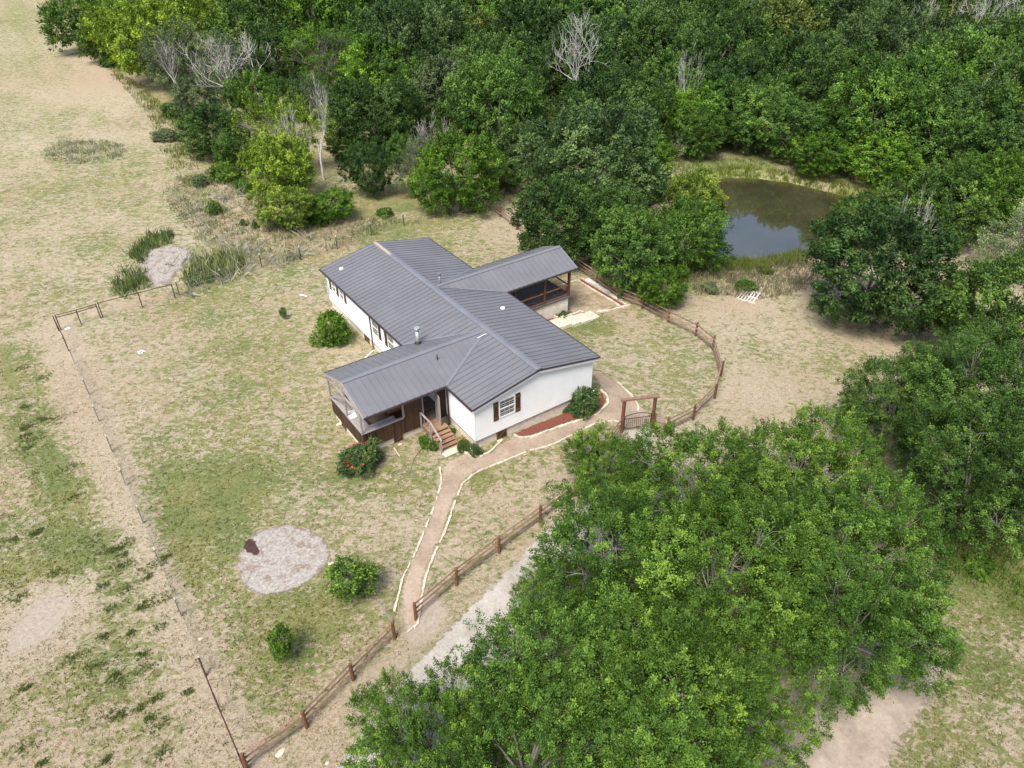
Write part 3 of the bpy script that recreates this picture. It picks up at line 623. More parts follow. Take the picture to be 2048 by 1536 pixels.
# stone under the front deck and its hatches
mb = MB(); x0, x1, y0, y1 = DX0+.08, DX1, DY0+.08, DY1-.08
mb.quad((x0,y0,-1.6),(x1,y0,-1.6),(x1,y0,-.165),(x0,y0,-.165)); mb.quad((x0,y1,-1.6),(x0,y0,-1.6),(x0,y0,-.165),(x0,y1,-.165)); mb.quad((x1,y1,-1.6),(x0,y1,-1.6),(x0,y1,-.165),(x1,y1,-.165))
mb.build('stone_skirting', M['stone'], house)
hatch('y', -7.5, .56, -.70, -.18, y0-.01, 1); hatch('x', 6.4, .56, -.70, -.18, x0-.01, 1)
# stairs
SX0, SX1 = -5.97, -4.77
st = MB(); y = 2.30
while y < DY0-.05: st.tone = rnd.uniform(.2, .8); st.box(SX0, y, -.04, SX1, y+.132, .0); y += .14
st.tone = .4; st.box(SX0+.02, 2.32, -.2, SX0+.07, DY0-.03, -.045); st.box(SX1-.07, 2.32, -.2, SX1-.02, DY0-.03, -.045)
stairs = st.build('stairs', M['stairwood'], house)
NS = 5
for i in range(NS):
    z = -.115*(i+1); y = 2.28-.255*i; mb = MB(); mb.tone = rnd.uniform(.3, .9); mb.box(SX0, y-.25, z-.04, SX1, y-.13, z); mb.box(SX0, y-.122, z-.04, SX1, y-.002, z); mb.build('tread', M['stairwood'], stairs)
for x in (SX0+.03, SX1-.07): mb = MB(); mb.hull8([(x, .98, -.72), (x+.04, .98, -.72), (x+.04, 2.29, -.22), (x, 2.29, -.22), (x, .98, -.61), (x+.04, .98, -.61), (x+.04, 2.29, -.05), (x, 2.29, -.05)]); mb.build('stringer', M['stairwood'], stairs)
mb = MB(); mb.bar((SX0-.05, DY0-.12, .93), (SX0-.05, 2.2, .93), .1, .04); mb.bar((SX0-.05, 2.2, .93), (SX0-.05, 1.0, .36), .1, .04)
for y, zt, zb in ((DY0-.1, .91, -.15), (2.2, .91, -.6), (1.05, .36, -.62)): mb.box(SX0-.09, y-.045, zb, SX0-.01, y+.045, zt)
mb.build('handrail', M['greywood'], stairs)
mb = MB(); mb.box(-6.05, .62, -.60, -5.0, 1.12, -.53); tag(mb.build('stone_slab', M['limestone'], None, bevel=.03), 'pale flat stone slab at the foot of the front stairs', 'stone slab')
# crate on the front deck
mb = MB(); mb.box(-7.35, 4.75, .5, -6.35, 5.55, .56); o = mb.build('storage_box', M['crate'], None, bevel=.008); tag(o, 'orange brown wooden box standing on the front porch floor', 'box')
mb = MB()
for q in ((-7.33,4.77,-7.28,5.53),(-6.42,4.77,-6.37,5.53)): mb.box(q[0], q[1], .005, q[2], q[3], .498)
mb.box(-7.278, 4.77, .005, -6.422, 4.81, .498); mb.box(-7.278, 5.49, .005, -6.422, 5.53, .498); mb.build('box_side', M['rustwood'], o)
# ---- rear porch
BX0, BX1, BY0, BY1 = WX+.02, 10.45, 10.12, 13.72
mb = MB(); x = BX0
while x < BX1: mb.tone = rnd.uniform(.3, .7); mb.box(x, BY0, .16, min(x+.135, BX1), BY1, .2); x += .14
mb.tone = .4; mb.box(BX0, BY0+.02, .0, BX1-.02, BY1-.02, .155); mb.build('deck', simple('grey_brown_porch_floor', (.12, .10, .10), (.19, .16, .155), 3, .7, bmp=.2, tone=.15), house)
mb = MB(); x0, x1, y0, y1 = BX0, BX1-.1, BY0+.1, BY1-.1
mb.quad((x0,y0,-2.2),(x1,y0,-2.2),(x1,y0,-.005),(x0,y0,-.005)); mb.quad((x1,y0,-2.2),(x1,y1,-2.2),(x1,y1,-.005),(x1,y0,-.005)); mb.quad((x1,y1,-2.2),(x0,y1,-2.2),(x0,y1,-.005),(x1,y1,-.005))
mb.build('stone_skirting', M['stone'], house)
RP = [(BX1-.1, BY0+.08), (8.1, BY0+.08), (5.5, BY0+.08), (BX1-.1, BY1-.08), (8.1, BY1-.08), (5.5, BY1-.08)]
for x, y in RP: mb = MB(); mb.box(x-.08, y-.08, .2, x+.08, y+.08, ZE-.12); mb.build('porch_post', M['porchwood'], house)
mb = MB(); mb.box(BX0, BY0, ZE-.3, BX1, BY0+.12, ZE-.12); mb.box(BX0, BY1-.12, ZE-.3, BX1, BY1, ZE-.12); mb.box(BX1-.16, BY0+.122, ZE-.3, BX1-.04, BY1-.122, ZE-.12); mb.build('porch_beam', M['porchwood'], house)
def railing(a, b):
    a = Vector(a); b = Vector(b); mb = MB(); mb.bar(a+Vector((0, 0, 1.08)), b+Vector((0, 0, 1.08)), .12, .05); mb.bar(a+Vector((0, 0, .34)), b+Vector((0, 0, .34)), .05, .08)
    r = mb.build('railing', M['rustwood'] if 0 else simple('rail_wood_brown', (.16, .07, .032), (.25, .115, .055), 5, .6, bmp=.2, tone=.2), house); mb = MB(); n_ = int((b-a).length/.125)
    for i in range(1, n_): p = a+(b-a)*i/n_; mb.box(p.x-.01, p.y-.01, .38, p.x+.01, p.y+.01, 1.055)
    mb.build('balusters', M['blackmetal'], r)
for i, j in ((0, 1), (1, 2), (0, 3), (3, 4), (4, 5)):
    a = Vector((*RP[i], 0)); b_ = Vector((*RP[j], 0)); d = (b_-a).normalized()*.085; railing(a+d, b_-d)

# ------------------------------------------------------------ stone edging, steps
def edging(P, label, w_=.13, h_=.07, gap=.03, skip=0, z=None, ln=(.22, .5), name='stone_edging'):
    P = [Vector((p[0], p[1], 0)) for p in P]; root = empty(name, (P[0].x, P[0].y, T(P[0].x, P[0].y)), label, 'stone edging'); o_ = Vector(root.location)
    seg = [(P[i], P[i+1], (P[i+1]-P[i]).length) for i in range(len(P)-1)]; tot = sum(s[2] for s in seg); s = 0
    def at(q):
        q = min(max(q, 0), tot-1e-6)
        for a, b, l in seg:
            if q <= l: return a+(b-a)*(q/l)
            q -= l
        return seg[-1][1]
    while s < tot-.08:
        l = rnd.uniform(*ln); e = min(s+l, tot)
        if rnd.random() > skip:
            mb = MB(); a = at(s); b = at(e-gap); mb.tone = rnd.uniform(.15, .95)
            if (b-a).length > .05:
                ww = w_*rnd.uniform(.6, 1.1); za = T(a.x, a.y) if z is None else z; zb = T(b.x, b.y) if z is None else z; hh = h_*rnd.uniform(.7, 1.2)
                j = Vector((rnd.uniform(-.02, .02), rnd.uniform(-.02, .02), 0)); mb.bar(a+j+Vector((0, 0, za+hh/2-.01))-o_, b-j+Vector((0, 0, zb+hh/2-.01))-o_, ww, hh+.03); mb.build('stone', M['limestone'], root, bevel=.012)
        s = e
    return root
edging(gp2([(789,1222),(800,1180),(806,1155),(832,1105),(852,1055),(872,1005),(883,965),(880,935)]), 'pale stone edging along the left side of the lower path', w_=.11, skip=.2)
edging(gp2([(815,1265),(835,1250),(845,1190),(850,1158),(868,1110),(892,1060),(908,1010),(925,968),(952,946),(985,932),(1022,917),(1052,904),(1100,892),(1150,868),(1190,848),(1225,842),(1243,846)]), 'long curving pale stone edging on the right side of the path to the gate', w_=.12, skip=.04)
edging(gp2([(1028,872),(1040,878),(1060,876),(1100,862),(1148,846),(1195,829),(1216,808),(1214,792),(1200,780)]), 'pale stone edging around the red mulch bed', w_=.16, h_=.12)
edging(gp2([(912,898),(932,908),(955,916),(978,908),(992,893),(1000,886)]), 'short stone edging around the two small bushes', w_=.14, h_=.12)
edging(gp2([(1235,765),(1262,790),(1277,812),(1276,822)]), 'stone edging on the grass side of the path east of the gate', w_=.12)
edging([(10.75,14.1),(14.5,14.15)], 'stone edging on the far side of the soil bed', w_=.16, h_=.1)
edging([(14.5,14.1),(14.5,8.85)], 'stone edging between the soil bed and dark mulch strip', w_=.16, h_=.1)
edging([(15.0,14.2),(15.05,8.7)], 'stone edging between the dark mulch and white chips', w_=.12, h_=.1)
edging([(12.3,9.15),(13.4,8.85),(15.3,8.62)], 'stone edging on the near side of the soil bed', w_=.16, h_=.1)
edging([(7.8,9.62),(8.9,9.7),(10.0,9.66),(11.5,9.66)], 'stacked stone border between planter and stone steps', w_=.2, h_=.25)
edging([(9.05,9.75),(9.0,10.15)], 'low stone divider between the mulch and the fern planter', w_=.16, h_=.3)
edging(gp2([(788,896),(800,914)]), 'two loose stones running out from the porch hatch', w_=.06, h_=.05)
fl = empty('stone_steps', (10.2, 8.9, -1.4), 'curved pale flagstone steps beside the rear porch', 'steps')
for k, (a, b_, zz) in enumerate(((8.2, 9.3, -.95), (9.3, 10.2, -1.08), (10.2, 11.1, -1.2), (11.1, 12.0, -1.31))):
    mb = MB(); n_ = 5; y0s = lambda x: 8.35+.10*(x-10.2)**2*(.25) ; 
    for i in range(n_):
        xa = a+(b_-a)*i/n_; xb = a+(b_-a)*(i+1)/n_-.02; mb.tone = rnd.uniform(.5, .95)
        ym = 8.98; q = [(xa, y0s(xa)), (xb, y0s(xb)), (xb, ym-.01), (xa, ym-.01)]; q2 = [(xa, ym+.01), (xb, ym+.01), (xb, 9.5), (xa, 9.5)]
        for qq in (q, q2):
            mb.tone = rnd.uniform(.4, .95); mb.hull8([(p[0]-10.2, p[1]-8.9, zz+1.4-.3) for p in qq]+[(p[0]-10.2, p[1]-8.9, zz+1.4) for p in qq])
    mb.build('step', M['limestone'], fl, bevel=.01)
sheet('planter_mulch', [(7.8,9.75),(8.95,9.75),(8.95,10.2),(7.8,10.2)], M['mulch'], .06, .06, 0, kind='stuff', label='red mulch in the small planter by the rear steps')

# ------------------------------------------------------------ fences
def post_rail(name, pts, label, hp=1.15, rails=(.35, .68, 1.0), pw=.075, capped=True):
    root = empty(name, (pts[0][0], pts[0][1], T(*pts[0])), label, 'rail fence'); o0 = Vector(root.location)
    W = [Vector((p[0], p[1], T(*p)))-o0 for p in pts]
    for p in W:
        mb = MB(); mb.tone = rnd.uniform(.2, .8); h = hp*rnd.uniform(.97, 1.06); lx, ly = rnd.uniform(-.03, .03), rnd.uniform(-.03, .03)
        mb.tube([p+Vector((0, 0, -.3)), p+Vector((lx, ly, h-.03)), p+Vector((lx, ly, h))], [pw*1.05, pw, pw*.8], 9); mb.build('post', M['rustwood'], root)
    for i in range(len(W)-1):
        for r in rails:
            mb = MB(); mb.tone = rnd.uniform(.1, .95); a = W[i]+Vector((0, 0, r+rnd.uniform(-.02, .02))); b = W[i+1]+Vector((0, 0, r+rnd.uniform(-.02, .02))); m_ = (a+b)/2+Vector((0, 0, -.015))
            d = (b-a).normalized(); s = Vector((-d.y, d.x, 0))*.06
            mb.tube([a+s, m_+s, b+s], .042, 6); mb.build('rail', M['railpale'], root)
    return root
def ext(p, q, k): return (p[0]+(p[0]-q[0])*k, p[1]+(p[1]-q[1])*k)
A = gp2([(495,1540),(614,1455),(707,1360),(790,1277)]); post_rail('rail_fence', A, 'brown rail fence at the bottom left, from the pipe corner up to the path')
Bp = gp2([(832,1240),(913,1170),(998,1105),(1080,1045)]); g0 = GP(1243, 862)[:2]
v = (np.array(Bp[-1])-np.array(Bp[0]))/3
Bp += [tuple(np.array(Bp[-1])+v*k) for k in (1, 2)]; Bp = Bp[:5]+[tuple((np.array(Bp[4])*(1-s)+g0*s)) for s in (.5,)]+[tuple(g0+np.array((-.1, -.12)))]
post_rail('rail_fence', Bp, 'brown rail fence from the path up to the gate, partly under the trees')
g1 = GP(1303, 857)[:2]
Cp = [tuple(g1+np.array((.12, -.05)))]+gp2([(1333,867),(1386,840),(1429,797),(1441,752),(1425,700),(1391,672),(1336,645),(1284,617),(1236,597),(1194,566)])
post_rail('rail_fence', Cp, 'rust brown rail fence curving from the gate round the back yard')
Dp = gp2([(1194,566),(1150,535),(1108,510),(1066,482),(1035,459),(1001,433),(967,410)])[0:]; Dp[0] = ext(Dp[1], Dp[2], .95)
Dp[0] = tuple(np.array(Cp[-1])+np.array((-.02, .02)))
post_rail('rail_fence', Dp, 'rail fence running up behind the rear porch to the trees')
# arbour gate
ar = empty('gate_arbour', (g0[0], g0[1], T(*g0)), 'brown timber arbour standing over the black garden gate', 'arbour'); o0 = np.array(ar.location)
for g in (g0, g1):
    mb = MB(); p = np.array([g[0], g[1], T(*g)])-o0; mb.box(p[0]-.08, p[1]-.08, p[2]-.3, p[0]+.08, p[1]+.08, 2.25); mb.build('post', M['rustwood'], ar, bevel=.01)
mb = MB(); d = (g1-g0)/np.linalg.norm(g1-g0); a = np.array([*(g0-d*.22), 0])-np.array([o0[0], o0[1], 0]); b = np.array([*(g1+d*.22), 0])-np.array([o0[0], o0[1], 0])
mb.bar((a[0], a[1], 2.32), (b[0], b[1], 2.32), .2, .13); mb.build('lintel', M['railpale'], ar, bevel=.01)
gt = empty('garden_gate', (g0[0], g0[1], T(*g0)), 'black iron gate with arched top rail hanging under the arbour', 'gate'); gl = np.linalg.norm(g1-g0)-.26
def gpt(s, z): q = g0+d*(.13+s*gl); return (q[0]-o0[0], q[1]-o0[1], z+.02)
mb = MB()
for s in (0, 1): mb.tube([gpt(s, .08), gpt(s, 1.05)], .025, 6)
mb.tube([gpt(0, .12), gpt(1, .12)], .022, 6); mb.tube([gpt(0, .86), gpt(1, .86)], .02, 6); mb.tube([gpt(s/8, 1.05+.16*math.sin(math.pi*s/8)) for s in range(9)], .022, 6); mb.build('gate_frame', M['blackmetal'], gt)
mb = MB()
for i in range(1, 13): mb.tube([gpt(i/13, .12), gpt(i/13, .86)], .012, 5)
mb.build('gate_bars', M['blackmetal'], gt)
# left wire fence on steel posts
def wirefence(name, pts, label, hp=1.25, ws=(.12, .3, .5, .72, .95, 1.15), vstep=.16, skip=()):
    root = empty(name, (pts[0][0], pts[0][1], T(*pts[0])), label, 'wire fence'); o0 = Vector(root.location); W = [Vector((p[0], p[1], T(*p)))-o0 for p in pts]
    for i, p in enumerate(W):
        if i in skip: continue
        mb = MB(); mb.bar(p+Vector((0, 0, -.2)), p+Vector((0, 0, hp-.12)), .07, .05); po = mb.build('post', M['tpost'], root); mb = MB(); mb.bar(p+Vector((0, 0, hp-.118)), p+Vector((0, 0, hp+.02)), .05, .04); mb.build('post_tip', M['whitepaint'], po)
    mb = MB()
    for i in range(len(W)-1):
        for h in ws: mb.tube([W[i]+Vector((0, 0, h)), (W[i]+W[i+1])/2+Vector((0, 0, h-.02)), W[i+1]+Vector((0, 0, h))], .007, 3, False)
        n_ = int((W[i+1]-W[i]).length/vstep)
        for k in range(1, n_): p = W[i]+(W[i+1]-W[i])*k/n_; mb.tube([p+Vector((0, 0, .1)), p+Vector((0, 0, ws[-1]))], .0035, 3, False)
    mb.build('wire_mesh', M['wire'], root); return root
LF = gp2([(150,727),(178,789),(199,843),(225,904),(253,971),(287,1046),(322,1132),(363,1232),(412,1350)])
wirefence('wire_fence', LF, 'long wire fence on dark steel posts dividing the yard from the left field')
def pipefence(pts, label, rails=(1.2,), hp=1.25, r=.036, posts=None, cat='pipe fence', name='pipe_fence'):
    root = empty(name, (pts[0][0], pts[0][1], T(*pts[0])), label, cat); o0 = Vector(root.location); W = [Vector((p[0], p[1], T(*p)))-o0 for p in pts]
    for i, p in enumerate(W):
        mb = MB(); mb.tube([p+Vector((0, 0, -.2)), p+Vector((0, 0, hp))], r, 8); mb.build('post', M['rust'], root)
    for i in range(len(W)-1):
        for h in rails: mb = MB(); mb.tube([W[i]+Vector((0, 0, h)), W[i+1]+Vector((0, 0, h))], r*.8, 7); mb.build('rail', M['rust'], root)
    return root
pipefence(gp2([(412,1352),(441,1424),(490,1540)]), 'rusty pipe brace panel at the bottom corner of the left fence')
c1 = gp2([(118,662)])[0]
pipefence([c1]+gp2([(138,702)]), 'rusty pipe brace at the far left corner of the yard')
pipefence([(c1[0]+.15, c1[1]+.1)]+gp2([(163,649),(202,637)]), 'rusty pipe gate with two rails beside the far left corner', (1.2, 1.02), 1.2, .035, cat='pipe gate', name='pipe_gate')
pipefence(gp2([(206,635),(285,614),(351,597)]), 'rusty pipe rail fence right of the pipe gate, sloping down at its end', (1.2,), 1.25)
BF = gp2([(359,590),(445,567),(524,535),(602,520),(675,498),(743,471),(808,452),(872,436),(967,412)])
wirefence('wire_fence', BF, 'wire fence on thin posts along the rough grass behind the house', ws=(.3, .6, .95, 1.15), vstep=2)

# ------------------------------------------------------------ foliage generators
def sph(rs, n):
    v = rs.normal(size=(n, 3)); return v/np.linalg.norm(v, axis=1)[:, None]
def leaves(rs, base, axis_, size, asp=.55, spread=.8, droop=0.0, upb=.5, face=None):
    n = len(base); a = axis_+sph(rs, n)*spread; a[:, 2] -= droop; a /= np.linalg.norm(a, axis=1)[:, None]
    nrm = sph(rs, n)
    if face is None: nrm[:, 2] = np.abs(nrm[:, 2])+upb
    else: nrm = nrm*.55+face
    s = np.cross(a, nrm); s /= np.linalg.norm(s, axis=1)[:, None]+1e-9
    L_ = (size*rs.uniform(.65, 1.35, n))[:, None]
    p0 = base; p1 = base+a*L_*.45+s*L_*asp*.5; p2 = base+a*L_; p3 = base+a*L_*.45-s*L_*asp*.5
    return np.stack([p0, p1, p2, p3], 1).reshape(-1, 3)
def crown(seed, R, Hh, zc, nl, lr, spacing, lps, leaf, spl=.45, low=-.8, airy=0, keep=.8):
    rs = np.random.RandomState(seed); ph = rs.uniform(0, 6.28, 4)
    C = [[0, 0, .0, .66*min(R, Hh)]]
    d = sph(rs, nl); d = d[d[:, 2] > low]
    for q in d:
        az = math.atan2(q[1], q[0]); g_ = 1+.16*math.sin(2*az+ph[0])+.12*math.sin(3*az+ph[1])+.08*math.sin(5*az+ph[2])
        k = rs.uniform(.50, .84)*g_; r = R*rs.uniform(*lr); C.append([q[0]*R*k, q[1]*R*k, q[2]*Hh*k, r])
    C = np.array(C); sp = []; ax = []; to = []; fc = []
    for i, (x, y, z, r) in enumerate(C):
        n = int(4*math.pi*r*r/spacing**2); u = sph(rs, n)
        rr = r*(1+.42*(rs.rand(n)-.6))
        # lumpy surface
        rr *= 1+.14*np.sin(u[:, 0]*5+i)*np.cos(u[:, 1]*6+2*i)+.10*np.sin(u[:, 2]*8+i*3)
        P = np.array([x, y, z])+u*rr[:, None]
        ok = np.ones(n, bool)
        for j, (a, b, c_, e) in enumerate(C):
            if j != i: ok &= np.linalg.norm(P-np.array([a, b, c_]), axis=1) > e*.86
        ok &= rs.rand(n) < keep; ok &= (P[:, 2] > Hh*low) | (rs.rand(n) < .2)
        P = P[ok]; u = u[ok]
        out = P/np.array([R, R, Hh]); out /= np.linalg.norm(out, axis=1)[:, None]+1e-9
        a_ = u*.55+out*.5+np.array([0, 0, .35]); a_ /= np.linalg.norm(a_, axis=1)[:, None]
        sp.append(P); ax.append(a_); fc.append(u*.75+out*.35); to.append(rs.normal(.44, .14)+rs.normal(0, .16, len(P)))
    fc = np.concatenate(fc); sp = np.concatenate(sp); ax = np.concatenate(ax); to = np.concatenate(to)
    ns = len(sp); k = rs.rand(ns, lps); sl = spl*rs.uniform(.5, 1.5, ns)
    base = sp[:, None, :]+ax[:, None, :]*(k*sl[:, None])[..., None]+rs.normal(0, 1, (ns, lps, 3))*(spl*.27*(1.25-k))[..., None]
    axs = np.repeat(ax, lps, 0); V = leaves(rs, base.reshape(-1, 3), axs*.6, leaf, .6, .75, face=np.repeat(fc, lps, 0)+np.array([0, 0, .35]))
    V[:, 2] += zc
    t_ = np.clip(np.repeat(to, lps)+rs.normal(0, .10, ns*lps)+(k.ravel()-.5)*.22, 0, 1)
    return V, np.repeat(t_, 4), C
def crown_mesh(name, *a, **k):
    V, t_, C = crown(*a, **k); n = len(V)//4
    me = npmesh(name, V, np.arange(n*4).reshape(n, 4), M['leaf'], t_); return me, C
def trunk_mesh(seed, C, zc, r0, bark=None, limbs=9, multi=1, twigs=14):
    rd = random.Random(seed); mb = MB(); zs = zc*.55
    for q in range(multi):
        ang = rd.uniform(0, 6.28); off = Vector((math.cos(ang), math.sin(ang), 0))*(r0*1.6 if multi > 1 else 0); k = 1 if multi == 1 else .7
        top = Vector((rd.uniform(-.3, .3), rd.uniform(-.3, .3), zs))+off*3
        mb.tube([off+Vector((0, 0, -.25)), off+Vector((0, 0, .15)), (off+top)/2+Vector((rd.uniform(-.1, .1), rd.uniform(-.1, .1), 0)), top], [r0*1.5*k, r0*1.1*k, r0*.92*k, r0*.75*k], 8)
        L_ = sorted(C[1:], key=lambda c: rd.random())[:limbs]
        for c in L_:
            e = Vector((c[0], c[1], c[2]+zc)); m1 = top+(e-top)*.4+Vector((rd.uniform(-.3, .3), rd.uniform(-.3, .3), rd.uniform(-.1, .4)))
            mb.tone = rd.uniform(.3, .8); mb.tube([top-Vector((0, 0, .3)), m1, e], [r0*.55*k, r0*.34*k, r0*.12], 6)
            for w_ in range(twigs//3):
                dd = Vector((rd.gauss(0, 1), rd.gauss(0, 1), rd.gauss(.35, .8))).normalized()*c[3]*rd.uniform(.85, 1.1)
                mm = e+dd*.5+Vector((rd.uniform(-.2, .2),)*3); mb.tone = rd.uniform(.6, 1); mb.tube([m1+(e-m1)*rd.uniform(.3, 1), mm, e+dd], [r0*.13, r0*.07, .012], 4, False)
    me_o = mb.build('trunk', bark or M['bark'], None, True); me = me_o.data; bpy.data.objects.remove(me_o); return me
PROTO = {}
def proto(key, cr, r0, **k):
    me, C = crown_mesh('crown', *cr[0], **cr[1]); zc = cr[0][3]; PROTO[key] = (me, trunk_mesh(len(PROTO)+5, C, zc, r0, **k), cr[0][1], cr[0][2], zc)
# seed,R,Hh,zc,nl,lr,spacing,lps,leaf
for i in range(3): proto('near%d' % i, ((11+i, 4.6, 3.6, 4.9, 52, (.17, .30), .56, 100, .105), dict(spl=.56, low=-.75, keep=.97)), .20, limbs=12, twigs=18)
for i in range(3): proto('mid%d' % i, ((31+i, 4.6, 4.2, 4.7, 50, (.18, .31), .68, 52, .20), dict(spl=.70, low=-.9, keep=1)), .22, limbs=9)
for i in range(3): proto('far%d' % i, ((51+i, 4.6, 4.2, 5.0, 40, (.20, .33), .95, 34, .32), dict(spl=.95, low=-.7, keep=1)), .22, limbs=5, twigs=6)
for i in range(2): proto('airy%d' % i, ((71+i, 4.2, 3.4, 4.3, 34, (.14, .28), .60, 44, .14), dict(spl=.62, low=-.8, keep=.8)), .16, limbs=14, multi=2, twigs=27)
for i in range(2): proto('shrub%d' % i, ((81+i, 1.2, 1.05, 1.0, 30, (.18, .34), .16, 22, .085), dict(spl=.22, low=-.85, keep=1)), .04, limbs=8, multi=2, twigs=9)
proto('little', ((93, 1.3, 1.2, 1.9, 16, (.14, .30), .24, 15, .17), dict(spl=.50, low=-.7, keep=.75)), .06, limbs=8)
proto('ground_ivy', ((95, 1.0, .35, .22, 20, (.22, .34), .13, 10, .10), dict(spl=.12, low=-.6)), .02, limbs=4, twigs=6)

GREENS = dict(fg=(0.099,0.180,0.029), fg2=(0.083,0.162,0.029), mid=(0.070,0.132,0.028), dark=(0.055,0.105,0.027), dk2=(0.041,0.083,0.025), bright=(0.162,0.246,0.030), yel=(0.180,0.255,0.043), grey=(0.125,0.168,0.085), blue=(0.076,0.130,0.047), pale=(0.225,0.285,0.142), vivid=(0.084,0.168,0.021), shrub=(0.076,0.148,0.032), olive=(0.092,0.125,0.030))
def tree(key, loc, s, sz=None, col='mid', rot=0, name='tree', label=None, cat='tree', group=None, tint=0.0, rs=None):
    cm, tm, R, Hh, zc = PROTO[key]; root = empty(name, tuple(loc), label, cat, group); root.rotation_euler = (0, 0, rot); root.scale = (s, s, sz or s)
    tr = link('trunk', tm, root); co = link('crown', cm, root); c = GREENS[col] if isinstance(col, str) else col
    k = 1+tint; co.color = (c[0]*k, c[1]*k, c[2]*k, 1); return root
EXPL = []
def tree_px(px, py, rpx, key, col, label, asp=1.0, name='tree', group=None, cat='tree', tint=0.0):
    cm, tm, R, Hh, zc = PROTO[key]; s = 1.0
    for k in range(6):
        p = GP(px, py, zc*s*asp); dist = np.linalg.norm(np.array([p[0], p[1], p[2]+zc*s*asp])-CAM); s = .93*rpx*dist/F/R
    if name in ('tree',): EXPL.append((p[0], p[1], s*R))
    return tree(key, p, s, s*asp, col, rnd.uniform(0, 6.28), name, label, cat, group, tint)

# foreground grove
G1 = 'trees of the near grove'
for a in ((1212,935,92,'near0','fg','smallest leafy tree of the near grove, its top closest to the arched gate'),
          (1395,975,165,'near1','fg','bright green tree at the back of the near grove, below the curved fence'),
          (1598,962,156,'near2','fg','broad tree at the back right of the near grove, beside the bare tan ground'),
          (1212,1112,178,'near1','fg2','leafy tree on the left edge of the near grove, overhanging the driveway'),
          (1112,1185,85,'near2','fg','low tree at the left rim of the near grove between fence and driveway'),
          (1450,1160,195,'near0','fg','tree in the very middle of the near grove'),
          (1690,1110,172,'near2','fg2','tree on the right edge of the near grove with grey twigs showing through'),
          (1702,1245,160,'near0','fg2','tree at the lower right of the near grove, its crown over the bare dirt'),
          (1140,1340,195,'near2','fg2','tree at the lower left of the near grove next to the pale driveway'),
          (1330,1390,205,'near1','fg','tree in the front middle of the near grove'),
          (850,1475,150,'near0','fg','leftmost low tree of the near grove, covering the end of the driveway'),
          (1060,1510,190,'near1','fg2','tree cut by the bottom edge of the photo, left of centre'),
          (1340,1590,190,'near2','fg2','tree cut by the bottom edge of the photo, right of centre'),
          (1480,1415,142,'near1','fg','tree beside the bare dirt at the bottom right of the near grove')):
    tree_px(*a, asp=.95, group=G1)
# right-hand trees
for a in ((1800,802,112,'near2','mid','leafy tree just behind the near grove on the right, left of its taller neighbour'),
          (1965,800,138,'near0','shrub','tree with yellow green tips at the right edge, above the long bare limb'),
          (1955,950,150,'near1','mid','dark tree with pale bare limbs at the right edge beside the green grass'),
          (2090,930,150,'near2','mid','tree cut by the right edge of the photo beside the dark one with bare limbs'),
          (2000,612,105,'mid0','mid','dark spreading tree at the right edge with a low branch reaching over dry grass'),
          (1900,600,42,'mid2','olive','low yellow tipped branch tree left of the dark spreading tree'),
          (2045,480,75,'airy0','pale','pale yellowish tree at the right edge above the dry clearing'),
          (1755,535,120,'mid1','dk2','big round dark tree standing alone in dry grass right of the pond'),
          (1820,415,60,'mid0','mid','light topped tree behind the big round dark tree'),
          (1715,440,52,'mid2','mid','small tree at the right shore of the pond'),
          (1890,410,80,'mid1','mid','tree at the wood edge right of the pond behind the round dark tree'),
          (1955,385,78,'mid2','vivid','green tree at the wood edge between the pond and the right edge'),
          (2030,380,70,'mid0','mid','tree at the wood edge by the right edge of the photo')):
    tree_px(*a)
# trees between the house and the pond
for a in ((1265,495,92,'mid0','shrub','round green tree by the fence behind the rear porch, left of the pair'),
          (1378,470,78,'mid1','fg2','green tree overhanging the left side of the pond, right of the pair'),
          (1388,398,62,'mid2','yel','yellow green tree at the left shore of the pond'),
          (1325,570,50,'mid2','vivid','small low tree at the curved fence under the pair beside the pond'),
          (1190,325,122,'mid1','blue','large dark tree with silvery leaves behind the rear porch'),
          (1120,440,95,'mid2','dark','dark tree hanging over the rail fence behind the rear porch'),
          (1225,440,80,'mid0','dark','dark tree between the rear porch and the wood'),
          (1290,325,58,'mid0','vivid','vine covered bright tree behind the trees left of the pond'),
          (1230,240,95,'mid2','dark','dark tree rising behind the silvery one at the wood edge'),
          (1352,285,34,'airy1','pale','small pale yellow tree at the far left corner of the pond'),
          (1115,250,55,'mid2','dark','dark tree just below the large bleached tree'),
          (1170,225,60,'mid1','mid','tree directly in front of the large bleached tree'),
          (1325,238,62,'mid0','vivid','fresh green tree above the pale yellow tree'),
          (1398,262,52,'mid2','fg2','light green tree at the far left bank of the pond'),
          (1065,300,60,'mid1','blue','greyish tree at the gap in the wood'),
          (1010,350,36,'mid0','dark','narrow dark tree at the end of the rail fence')):
    tree_px(*a)
